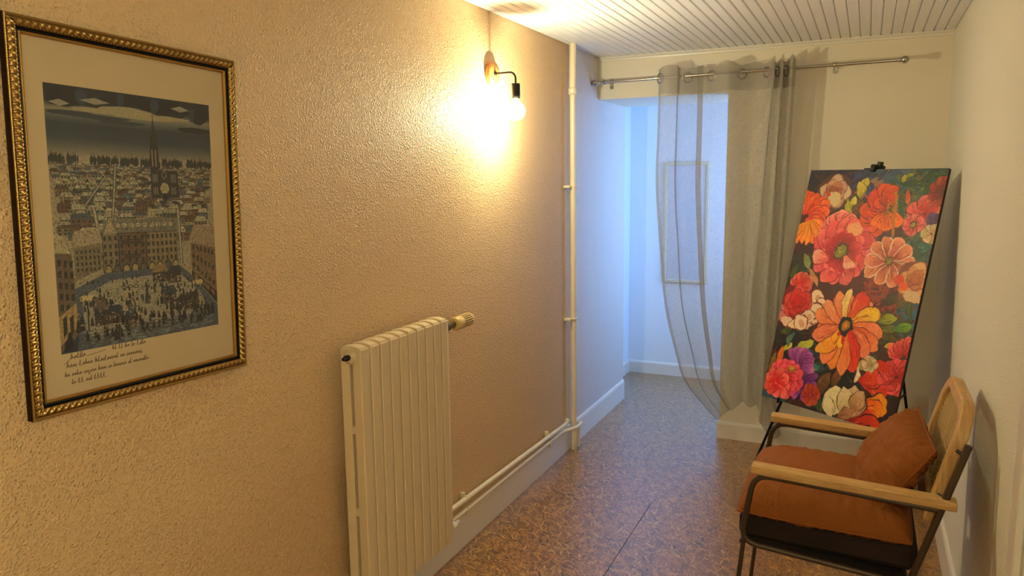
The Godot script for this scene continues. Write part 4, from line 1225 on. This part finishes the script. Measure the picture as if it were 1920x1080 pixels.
func framed_print() -> void:
	var s := sin(0.0305)
	var c := cos(0.0305)
	var xf := Transform3D(Basis(Vector3(0, -s, -c), Vector3(0, c, -s), Vector3(1, 0, 0)), Vector3(0.002, 1.517, 3.357))
	var w := 0.592
	var h := 0.812
	var t := thing("framed_print", "blue print of a snowy town square in an ornate gold frame, handwritten below", "picture", Vector3(0, 1.11, 3.357))
	var gold := paint(Color.WHITE, 0.34, 0.85)
	gold.vertex_color_use_as_albedo = true
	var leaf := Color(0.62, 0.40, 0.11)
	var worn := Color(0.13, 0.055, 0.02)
	# four mitred rails of carved and gilded wood
	var prof := [Vector2(0, 0), Vector2(0, 0.016), Vector2(0.0015, 0.0195), Vector2(0.004, 0.0195), Vector2(0.0055, 0.0165), Vector2(0.008, 0.019), Vector2(0.011, 0.0225), Vector2(0.014, 0.024), Vector2(0.017, 0.0235), Vector2(0.020, 0.021), Vector2(0.0225, 0.0175), Vector2(0.0235, 0.013)]
	var sides := [[Vector2(-w / 2, h / 2), Vector2(1, 0), Vector2(0, -1), w], [Vector2(w / 2, h / 2), Vector2(0, -1), Vector2(-1, 0), h], [Vector2(w / 2, -h / 2), Vector2(-1, 0), Vector2(0, 1), w], [Vector2(-w / 2, -h / 2), Vector2(0, 1), Vector2(1, 0), h]]
	for q in sides:
		var st := mb()
		st.set_smooth_group(0)
		var n := int(q[3] / 0.0022)
		var rows := []
		var cols := []
		for i in n + 1:
			var row := []
			var cr := []
			for k in prof.size():
				var d: float = prof[k].x
				var along: float = lerpf(d, q[3] - d, float(i) / n)
				var ph := along / 0.0150 * TAU
				var carve := 0.0
				if k >= 5 and k <= 10:
					var m: float = (d - 0.007) / 0.015
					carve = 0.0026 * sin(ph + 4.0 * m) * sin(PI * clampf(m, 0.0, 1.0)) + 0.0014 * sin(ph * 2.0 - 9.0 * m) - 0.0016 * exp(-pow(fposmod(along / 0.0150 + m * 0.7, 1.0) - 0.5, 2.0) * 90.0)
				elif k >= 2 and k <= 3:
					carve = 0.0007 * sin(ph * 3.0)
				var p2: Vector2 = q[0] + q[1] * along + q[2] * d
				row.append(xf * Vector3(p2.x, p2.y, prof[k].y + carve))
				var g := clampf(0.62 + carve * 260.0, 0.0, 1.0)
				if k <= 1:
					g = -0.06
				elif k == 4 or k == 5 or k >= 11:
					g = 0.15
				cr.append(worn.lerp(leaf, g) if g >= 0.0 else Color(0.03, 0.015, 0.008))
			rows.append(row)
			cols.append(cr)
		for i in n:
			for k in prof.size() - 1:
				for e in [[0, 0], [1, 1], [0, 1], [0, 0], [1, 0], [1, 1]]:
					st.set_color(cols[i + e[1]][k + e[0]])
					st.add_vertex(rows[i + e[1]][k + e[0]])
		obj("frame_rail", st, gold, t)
	# black hollow and thin gilt lip inside it
	for part in [["frame_hollow", [Vector2(0.0232, 0.013), Vector2(0.0232, 0.0168), Vector2(0.0242, 0.0168), Vector2(0.026, 0.012), Vector2(0.0295, 0.0105), Vector2(0.0305, 0.011)], paint(Color(0.025, 0.018, 0.014), 0.3)], ["frame_lip", [Vector2(0.0302, 0.007), Vector2(0.0302, 0.0135), Vector2(0.0315, 0.0148), Vector2(0.0335, 0.0148), Vector2(0.0358, 0.011), Vector2(0.036, 0.0065)], paint(Color(0.66, 0.5, 0.24), 0.36, 0.75)]]:
		var st := mb()
		for q in sides:
			st.set_smooth_group(-1)
			var a := []
			var b := []
			for p in part[1]:
				var e0: Vector2 = q[0] + q[1] * p.x + q[2] * p.x
				var e1: Vector2 = q[0] + q[1] * (q[3] - p.x) + q[2] * p.x
				a.append(xf * Vector3(e0.x, e0.y, p.y))
				b.append(xf * Vector3(e1.x, e1.y, p.y))
			for k in a.size() - 1:
				tri(st, a[k], b[k + 1], b[k])
				tri(st, a[k], a[k + 1], b[k + 1])
		obj(part[0], st, part[2], t)
	var st := mb()
	box(st, Vector3(-w / 2 + 0.006, -h / 2 + 0.006, 0.001), Vector3(w / 2 - 0.006, h / 2 - 0.006, 0.0055), 0.0, xf)
	obj("backing_board", st, M.groove, t)
	st = mb()
	var pw := 0.265
	var ph2 := 0.374
	var pts := []
	for e in [[-1, 1], [1, 1], [1, -1], [-1, -1]]:
		pts.append(xf * Vector3(e[0] * pw, e[1] * ph2, 0.0062))
	for k in [0, 1, 2, 0, 2, 3]:
		st.set_uv([Vector2(0, 0), Vector2(1, 0), Vector2(1, 1), Vector2(0, 1)][k])
		st.add_vertex(pts[k])
	var paper := paint(Color.WHITE, 0.75)
	paper.albedo_texture = ImageTexture.create_from_image(print_sheet())
	obj("print_sheet", st, paper, t)
	st = mb()
	box(st, Vector3(-pw, -ph2, 0.0078), Vector3(pw, ph2, 0.0095), 0.0, xf)
	obj("glass_pane", st, M.glass, t)


func catmull(a: Vector3, b: Vector3, c: Vector3, d: Vector3, t: float) -> Vector3:
	return b.cubic_interpolate(c, a, d, t)


func curtain() -> void:
	# rod
	var rod := thing("curtain_rod", "brushed steel curtain rod with ball ends across the back wall", "curtain rod", Vector3(0.83, 2.165, 0.0))
	var a := Vector3(0.035, 2.156, 0.13)
	var b := Vector3(1.665, 2.172, 0.13)
	var st := mb()
	tube(st, [a, b], 0.0085, 16)
	obj("pole", st, M.steel, rod)
	for e in [[a, -1.0], [b, 1.0]]:
		st = mb()
		var pr := [Vector2(0.0085, -0.012), Vector2(0.012, -0.010), Vector2(0.012, -0.004)]
		for i in 13:
			var an := lerpf(0.5, PI, i / 12.0)
			pr.append(Vector2(maxf(sin(an) * 0.0195, 0.0004), 0.016 - cos(an) * 0.0195))
		lathe(st, pr, axis(e[0], Vector3(e[1], 0, 0)), 24)
		obj("finial", st, M.steel, rod)
	for x in [0.085, 1.35]:
		st = mb()
		var y := lerpf(a.y, b.y, (x - a.x) / (b.x - a.x))
		tube(st, [Vector3(x, y - 0.002, 0.0), Vector3(x, y - 0.002, 0.128)], 0.005, 10)
		ring(Vector3(x - 0.008, y, 0.13), Vector3.RIGHT, 0.0125, 0.016, st)
		box(st, Vector3(x - 0.011, y - 0.028, 0.0), Vector3(x + 0.011, y + 0.03, 0.005), 0.002)
		obj("bracket", st, M.steel, rod)
	# the sheer: a net of points, columns from its free edge to the gathered side, rows from the top hem down
	var cols := [
		[0.412, 0.405, 0.468, 0.575, 0.79, 0.160, 0.01], [0.450, 0.445, 0.51, 0.62, 0.805, 0.163, 0.045], [0.497, 0.49, 0.55, 0.665, 0.82, 0.175, 0.055], [0.532, 0.528, 0.583, 0.685, 0.826, 0.185, 0.04], [0.523, 0.518, 0.574, 0.677, 0.823, 0.187, 0.028], [0.542, 0.538, 0.594, 0.692, 0.83, 0.19, 0.018], [0.576, 0.575, 0.625, 0.71, 0.84, 0.195, 0.0],
		[0.655, 0.655, 0.702, 0.765, 0.86, 0.21, -0.045], [0.628, 0.628, 0.678, 0.745, 0.855, 0.21, -0.035], [0.668, 0.67, 0.716, 0.775, 0.864, 0.215, -0.02], [0.712, 0.71, 0.755, 0.795, 0.875, 0.222, 0.0], [0.79, 0.785, 0.81, 0.84, 0.89, 0.235, 0.055], [0.83, 0.83, 0.855, 0.87, 0.9, 0.245, 0.045],
		[0.876, 0.88, 0.905, 0.905, 0.92, 0.26, 0.0], [0.945, 0.93, 0.935, 0.925, 0.935, 0.27, -0.045], [1.010, 0.965, 0.947, 0.945, 0.945, 0.28, 0.0], [1.055, 1.01, 0.968, 0.97, 0.98, 0.27, 0.075], [1.050, 1.02, 0.985, 0.985, 1.00, 0.262, 0.02],
		[1.030, 1.01, 0.99, 0.99, 1.01, 0.255, -0.05], [1.065, 1.04, 1.02, 1.02, 1.03, 0.235, 0.0], [1.100, 1.075, 1.05, 1.05, 1.04, 0.20, 0.085], [1.095, 1.08, 1.065, 1.06, 1.05, 0.16, 0.02], [1.075, 1.07, 1.06, 1.06, 1.05, 0.13, -0.05],
		[1.110, 1.095, 1.08, 1.08, 1.08, 0.11, 0.0], [1.145, 1.13, 1.11, 1.10, 1.13, 0.10, 0.075], [1.158, 1.145, 1.12, 1.115, 1.16, 0.11, 0.01]]
	var levels := [2.215, 2.155, 2.09, 1.85, 1.55, 1.2, 0.84, 0.55, 0.36]
	var net := []
	for r in levels.size() + 1:
		var row := []
		for k in cols.size():
			var c: Array = cols[k]
			var x: float
			var y: float
			var amp: float = c[6]
			if r < levels.size():
				y = levels[r]
				if y > 1.55:
					x = lerpf(c[1], c[0], smoothstep(1.55, 2.16, y))
				elif y > 0.84:
					x = lerpf(c[2], c[1], pow((y - 0.84) / 0.71, 0.8 if k < 14 else 1.0))
				elif y > 0.4:
					x = lerpf(c[3], c[2], (y - 0.4) / 0.44)
				else:
					x = lerpf(c[4], c[3], 0.86)
				if r == 0:
					y -= 0.012 - 0.018 * absf(amp) / 0.05
				if y < 0.5 and k < 15:
					y = maxf(y, c[5] + 0.10)
				amp *= lerpf(1.0, 0.85, clampf((2.1 - y) / 1.3, 0.0, 1.0))
				if y < 0.9 and k >= 14 and k <= 16:
					amp += 0.02
			else:
				x = c[4]
				y = c[5]
				amp *= 0.85
			row.append(Vector3(x, y, 0.13 + amp))
		net.append(row)
	var fine := []
	var R := net.size()
	var C := cols.size()
	var wob := FastNoiseLite.new()
	wob.frequency = 1.0
	for i in range(0, (R - 1) * 7 + 1):
		var u := i / 7.0
		var r := mini(int(u), R - 2)
		var row := []
		for j in range(0, (C - 1) * 7 + 1):
			var v := j / 7.0
			var k := mini(int(v), C - 2)
			var q := []
			for e in [-1, 0, 1, 2]:
				var rr := clampi(r + e, 0, R - 1)
				q.append(catmull(net[rr][maxi(k - 1, 0)], net[rr][k], net[rr][k + 1], net[rr][mini(k + 2, C - 1)], v - k))
			var p := catmull(q[0], q[1], q[2], q[3], u - r)
			var down := clampf((2.1 - p.y) / 0.6, 0.0, 1.0)
			p.z += 0.012 * wob.get_noise_2d(v * 1.3, p.y * 0.9) * down + 0.006 * wob.get_noise_2d(v * 3.1 + 40.0, p.y * 2.0) * down
			row.append(p)
		fine.append(row)
	var t := thing("curtain", "sheer grey eyelet curtain gathered to the right of the landing opening", "curtain", Vector3(0.8, 0.1, 0.13))
	st = mb()
	sheet(st, fine, false, false, true)
	obj("fabric", st, M.sheer, t)
	# second layer of cloth in the top hem and the side hem
	st = mb()
	var hem := []
	for i in range(0, 16):
		var row := []
		for p in fine[i]:
			row.append(p + Vector3(0, 0, 0.0016))
		hem.append(row)
	sheet(st, hem, false, false, true)
	obj("top_hem", st, M.sheer, t)
	st = mb()
	hem = []
	for row in fine:
		var r2 := []
		for j in 5:
			r2.append(row[j] + Vector3(0, 0, 0.0016))
		hem.append(r2)
	sheet(st, hem, false, false, true)
	obj("side_hem", st, M.sheer, t)
	for k in [0, 6, 10, 13, 15, 19, 23]:
		var at: Vector3 = net[1][k]
		var d: Vector3 = (net[1][k + 1] - net[1][maxi(k - 1, 0)]).normalized()
		if k == 0:
			at = fine[7][3]
			d = Vector3(0.8, 0, 0.6)
		var face_n := Vector3(-d.z, 0, d.x)
		st = mb()
		var xf := axis(at, face_n)
		var loop := []
		for i in 24:
			var an := TAU * i / 24.0
			loop.append(xf * Vector3(cos(an) * 0.028, 0, sin(an) * 0.028))
		tube(st, loop, 0.0042, 8, false, true)
		obj("eyelet", st, M.steel, t)


func easel() -> void:
	# canvas plane: left end away from the camera, leaning back into the corner
	var yaw := 0.6078
	var lean := 0.26
	var right := Vector3(cos(yaw), 0, sin(yaw))
	var up := Vector3(sin(yaw) * sin(lean), cos(lean), -cos(yaw) * sin(lean))
	var out := right.cross(up)
	var w := 0.705
	var h := 1.175
	var xf := Transform3D(Basis(right, up, out), Vector3(1.104, 0.483, 0.664))
	var t := thing("canvas_painting", "tall canvas painted with large orange, pink and white flowers on an easel", "painting", Vector3(1.4, 0.483, 0.85))
	var st := mb()
	box(st, Vector3(0, 0, -0.02), Vector3(w, h, -0.0004), 0.002, xf)
	obj("stretched_canvas", st, paint(Color(0.22, 0.16, 0.13), 0.7), t)
	st = mb()
	var g := 0.0
	var p := [xf * Vector3(g, h - g, 0), xf * Vector3(w - g, h - g, 0), xf * Vector3(w - g, g, 0), xf * Vector3(g, g, 0)]
	for k in [0, 1, 2, 0, 2, 3]:
		st.set_uv([Vector2(0, 0), Vector2(1, 0), Vector2(1, 1), Vector2(0, 1)][k])
		st.add_vertex(p[k])
	var m := paint(Color.WHITE, 0.5)
	m.albedo_texture = ImageTexture.create_from_image(flowers())
	obj("painted_face", st, m, t)

	var apex := xf * Vector3(w * 0.49, h + 0.005, -0.05)
	var e := thing("easel", "thin black folding tripod easel holding the flower canvas", "easel", Vector3(1.45, 0, 0.65))
	var feet := [Vector3(1.044, 0, 0.41), Vector3(1.846, 0, 0.15), Vector3(1.70, 0, 0.05)]
	for f in feet:
		st = mb()
		var d: Vector3 = (apex - f).normalized()
		tube(st, [f + d * 0.012, apex - Vector3(0, 0.02, 0)], 0.0075, 10)
		var leg := obj("leg", st, M.iron, e)
		st = mb()
		lathe(st, [Vector2(0.001, 0), Vector2(0.011, 0), Vector2(0.0095, 0.03), Vector2(0.001, 0.03)], axis(f, d), 12)
		obj("rubber_foot", st, M.iron, leg)
	st = mb()
	box(st, Vector3(w * 0.47, h - 0.06, -0.062), Vector3(w * 0.52, h + 0.03, -0.034), 0.004, xf)
	box(st, Vector3(w * 0.475, h + 0.004, -0.05), Vector3(w * 0.515, h + 0.022, 0.012), 0.004, xf)
	box(st, Vector3(w * 0.48, h - 0.012, 0.002), Vector3(w * 0.51, h + 0.02, 0.012), 0.003, xf)
	box(st, Vector3(w * 0.40, h + 0.003, -0.03), Vector3(w * 0.48, h + 0.012, -0.018), 0.003, xf)
	tube(st, [xf * Vector3(w * 0.495, h + 0.02, -0.04), xf * Vector3(w * 0.5, h + 0.045, -0.035)], 0.013, 12)
	obj("top_clamp", st, M.iron, e)
	# pegs that carry the canvas
	for k in [0, 1]:
		var f: Vector3 = feet[k]
		var s := 0.47
		var on := f.lerp(apex, 0.285)
		var under := xf * Vector3(w * (0.16 if k == 0 else 0.86), -0.008, 0.012)
		st = mb()
		tube(st, [on, under, under + up * 0.022], 0.006, 8)
		obj("peg", st, M.iron, e)


# a stuffed square: seam outline in the xz plane of xf, bulging up and down
func cushion(xf: Transform3D, sx: float, sz: float, top: float, bottom: float, ripple: float, square := 5.0) -> Array:
	var sts := [mb(), mb()]
	var nz := FastNoiseLite.new()
	nz.frequency = 1.0
	var N := 64
	var rim := []
	for side in 2:
		var rows := []
		for i in N + 1:
			var row := []
			for j in N + 1:
				var u := -1.0 + 2.0 * i / N
				var v := -1.0 + 2.0 * j / N
				u = signf(u) * (1.0 - pow(1.0 - absf(u), 1.5)) if absf(u) < 1.0 else u
				v = signf(v) * (1.0 - pow(1.0 - absf(v), 1.5)) if absf(v) < 1.0 else v
				# rounded corners and sides drawn in a little between them
				var x := u * (1.0 - 0.045 * v * v * absf(u) * 0.6)
				var z := v * (1.0 - 0.045 * u * u * absf(v) * 0.6)
				x *= 1.0 - 0.05 * (1.0 - v * v) * absf(u) if ripple > 0.01 else 1.0
				z *= 1.0 - 0.05 * (1.0 - u * u) * absf(v) if ripple > 0.01 else 1.0
				var body := pow(maxf(0.0, 1.0 - pow(absf(u), square)), 0.55) * pow(maxf(0.0, 1.0 - pow(absf(v), square)), 0.55)
				var edge := pow(maxf(absf(u), absf(v)), 4.0) * (1.0 - pow(maxf(absf(u), absf(v)), 14.0))
				var along := (v if absf(u) > absf(v) else u)
				var folds := nz.get_noise_2d(along * 9.0 + (3.0 if absf(u) > absf(v) else 50.0) + signf(u + v) * 11.0, maxf(absf(u), absf(v)) * 1.2) * edge + 0.35 * nz.get_noise_2d(u * 2.2 + 7.0, v * 2.2)*body
				var y := (top if side == 0 else -bottom) * body + ripple * 2.2 * folds * (1.0 if side == 0 else -1.0)
				row.append(xf * Vector3(x * sx, y, z * sz))
			rows.append(row)
		sheet(sts[side], rows, side == 0)
		if side == 0:
			for k in N:
				rim.append(rows[k][0])
			for k in N:
				rim.append(rows[N][k])
			for k in N:
				rim.append(rows[N - k][N])
			for k in N:
				rim.append(rows[0][N - k])
	return [sts[0], sts[1], rim]


func armchair() -> void:
	var t := thing("armchair", "low armchair with wooden arms, dark metal tube frame and cane back", "armchair", Vector3(1.5, 0, 1.95))
	var zn := 2.2265
	var zf := 1.6785
	# side frames of bent tube
	for z in [zn, zf]:
		var st := mb()
		tube(st, smooth_path([Vector3(1.70, 0.402, z), Vector3(1.228, 0.441, z), Vector3(1.262, 0.672, z), Vector3(1.782, 0.644, z)], 0.055, 8), 0.0095, 12)
		var fr := obj("side_frame", st, M.frame_metal, t)
		fr.set_meta("label", "bent dark tube under the wooden arm")
		st = mb()
		box(st, Vector3(1.255, 0.0, -0.026), Vector3(1.815, 0.026, 0.026), 0.003, Transform3D(Basis(Vector3(1, -0.046, 0), Vector3(0.0, 1, 0), Vector3(0, 0, 1)), Vector3(0, 0.7375, z)))
		obj("armrest", st, M.oak_x, t)
		st = mb()
		var d := Vector3(1.834, 0.845, z) - Vector3(1.717, 0.43, z)
		tube(st, [Vector3(1.717, 0.43, z) - d * 1.034, Vector3(1.834, 0.845, z)], 0.0105, 12)
		obj("rear_leg", st, M.frame_metal, t)
		st = mb()
		tube(st, [Vector3(1.236, 0.438, z), Vector3(1.197, 0.0, z)], 0.0075, 10)
		obj("front_leg", st, M.frame_metal, t)
	var st := mb()
	for q in [Vector3(1.232, 0.440, 0), Vector3(1.70, 0.404, 0), Vector3(1.782, 0.66, 0)]:
		st = mb()
		tube(st, [Vector3(q.x, q.y, zf), Vector3(q.x, q.y, zn)], 0.0085, 10)
		obj("cross_bar", st, M.frame_metal, t)
	# sling under the seat, in the same shaded colour as the base pad
	st = mb()
	box(st, Vector3(1.235, 0.0, zf + 0.004), Vector3(1.70, 0.01, zn - 0.004), 0.003, Transform3D(Basis(Vector3(1, -0.0826, 0), Vector3.UP, Vector3(0, 0, 1)), Vector3(0, 0.5385, 0)))
	obj("seat_sling", st, M.velvet_shaded, t)

	# back: rounded wooden frame round a cane panel
	var low := Vector3(1.752, 0.585, 0)
	var high := Vector3(1.842, 0.946, 0)
	var up := (high - low).normalized()
	var hgt := (high - low).length()
	var zc := 1.9525
	var xf := Transform3D(Basis(Vector3(0, 0, -1), up, Vector3(0, 0, -1).cross(up)), Vector3(low.x, low.y, zc))
	var hw := 0.2415
	var outer := []
	var inner := []
	for q in [[hw, hgt, 0.105, 0.0], [-hw, hgt, 0.105, PI / 2], [-hw, 0.0, 0.018, PI], [hw, 0.0, 0.018, PI * 1.5]]:
		var r: float = q[2]
		var cc := Vector2(q[0] - signf(q[0]) * r, q[1] - (r if q[1] > 0.1 else -r))
		outer.append_array(arc(14, q[3], q[3] + PI / 2, cc, r))
	var bar := 0.038
	var crown := func(pt: Vector2) -> Vector2: return pt - Vector2(0, 0.024 * pow(pt.x / hw, 2.0) * smoothstep(0.15, hgt, pt.y))
	for q in [[hw - bar, hgt - bar, 0.075, 0.0], [-hw + bar, hgt - bar, 0.075, PI / 2], [-hw + bar, bar + 0.03, 0.02, PI], [hw - bar, bar + 0.03, 0.02, PI * 1.5]]:
		var r: float = q[2]
		var cc := Vector2(q[0] - signf(q[0]) * r, q[1] - (r if q[1] > 0.15 else -r))
		inner.append_array(arc(14, q[3], q[3] + PI / 2, cc, r))
	st = mb()
	var rows := []
	var n := outer.size()
	var th := 0.0185
	for lv in [[0.0, -th + 0.005], [0.0, th - 0.005], [0.12, th], [0.88, th], [1.0, th - 0.004], [1.0, -th + 0.004], [0.88, -th], [0.12, -th], [0.0, -th + 0.005]]:
		var row := []
		for k in n:
			var p: Vector2 = crown.call((outer[k] as Vector2).lerp(inner[k], lv[0]))
			row.append(xf * Vector3(p.x, p.y, lv[1]))
		rows.append(row)
	st.set_smooth_group(-1)
	for i in rows.size() - 1:
		for k in n:
			var k2 := (k + 1) % n
			tri(st, rows[i][k], rows[i + 1][k2], rows[i][k2])
			tri(st, rows[i][k], rows[i + 1][k], rows[i + 1][k2])
	var back := obj("backrest", st, M.oak_y, t)
	# cane: pairs of strands both ways and single ones on the diagonal
	st = mb()
	var poly := PackedVector2Array(inner.map(crown))
	var grown: PackedVector2Array = Geometry2D.offset_polygon(poly, 0.004)[0]
	var lines := []
	for k in range(-24, 25):
		for o in [-0.0021, 0.0021]:
			lines.append([Vector2(k * 0.016 + o, -1), Vector2(k * 0.016 + o, 1), 0.0011])
	for k in range(0, 40):
		for o in [-0.0021, 0.0021]:
			lines.append([Vector2(-1, k * 0.016 + o), Vector2(1, k * 0.016 + o), -0.0011])
	for k in range(-60, 80):
		lines.append([Vector2(-1, k * 0.016 - 1 + 0.008), Vector2(1, k * 0.016 + 1 + 0.008), 0.0030])
		lines.append([Vector2(-1, k * 0.016 + 1 + 0.008), Vector2(1, k * 0.016 - 1 + 0.008), -0.0030])
	for l in lines:
		for seg in Geometry2D.intersect_polyline_with_polygon(PackedVector2Array([l[0], l[1]]), grown):
			tube(st, [xf * Vector3(seg[0].x, seg[0].y, l[2]), xf * Vector3(seg[1].x, seg[1].y, l[2])], 0.0013, 4, false)
	var cane := obj("cane_panel", st, M.cane, back)
	cane.set_meta("kind", "stuff")
	st = mb()
	var loop := []
	for q in Geometry2D.offset_polygon(poly, 0.003)[0]:
		loop.append(xf * Vector3(q.x, q.y, th))
	loop.reverse()
	tube(st, loop, 0.0025, 6, false, true)
	obj("cane_edging", st, M.cane, back)
	for z in [zn, zf]:
		for k in [0.32, 0.92]:
			st = mb()
			var c := Vector3(1.717, 0.43, z).lerp(Vector3(1.834, 0.845, z), 0.42 + 0.55 * k)
			tube(st, [c, Vector3(c.x - 0.017, c.y + 0.004, lerpf(z, zc, 0.09))], 0.005, 10)
			obj("back_fixing", st, M.iron, t)

	# seat: a puffed cushion on a flatter base pad with shade put into its colour
	var seat := Transform3D(Basis(Vector3(1, -0.03, 0), Vector3.UP, Vector3(0, 0, 1)), Vector3(1.462, 0.524, zc))
	var q := cushion(seat, 0.255, 0.256, 0.105, 0.03, 0.0085, 5.0)
	var cu := obj("seat_cushion", q[0], M.velvet, t)
	obj("underside", q[1], M.velvet, cu)
	st = mb()
	tube(st, q[2], 0.0045, 6, false, true)
	obj("piping", st, M.velvet, cu)
	st = mb()
	box(st, Vector3(-0.245, -0.092, -0.25), Vector3(0.268, -0.004, 0.25), 0.02, seat)
	obj("base_pad", st, M.velvet_shaded, t)

	# loose pillow against the cane back
	var pa := Vector3(0.0135, -0.0125, 0.185).normalized()
	var pb := Vector3(-0.08, -0.109, 0.025)
	pb = pb.normalized()
	var pn := pa.cross(pb).normalized()
	if pn.x > 0.0:
		pn = -pn
	var px := Transform3D(Basis(pb, pn, pa), Vector3(1.664, 0.678, 1.958))
	q = cushion(px, 0.150, 0.194, 0.092, 0.06, 0.021, 2.3)
	var pil := thing("pillow", "square rust velvet pillow leaning on the armchair's cane back", "pillow", Vector3(1.645, 0.57, 1.945))
	var cover := obj("front_cover", q[0], M.velvet, pil)
	obj("back_cover", q[1], M.velvet, pil)
	st = mb()
	tube(st, q[2], 0.0042, 6, false, true)
	obj("piping", st, M.velvet, pil)
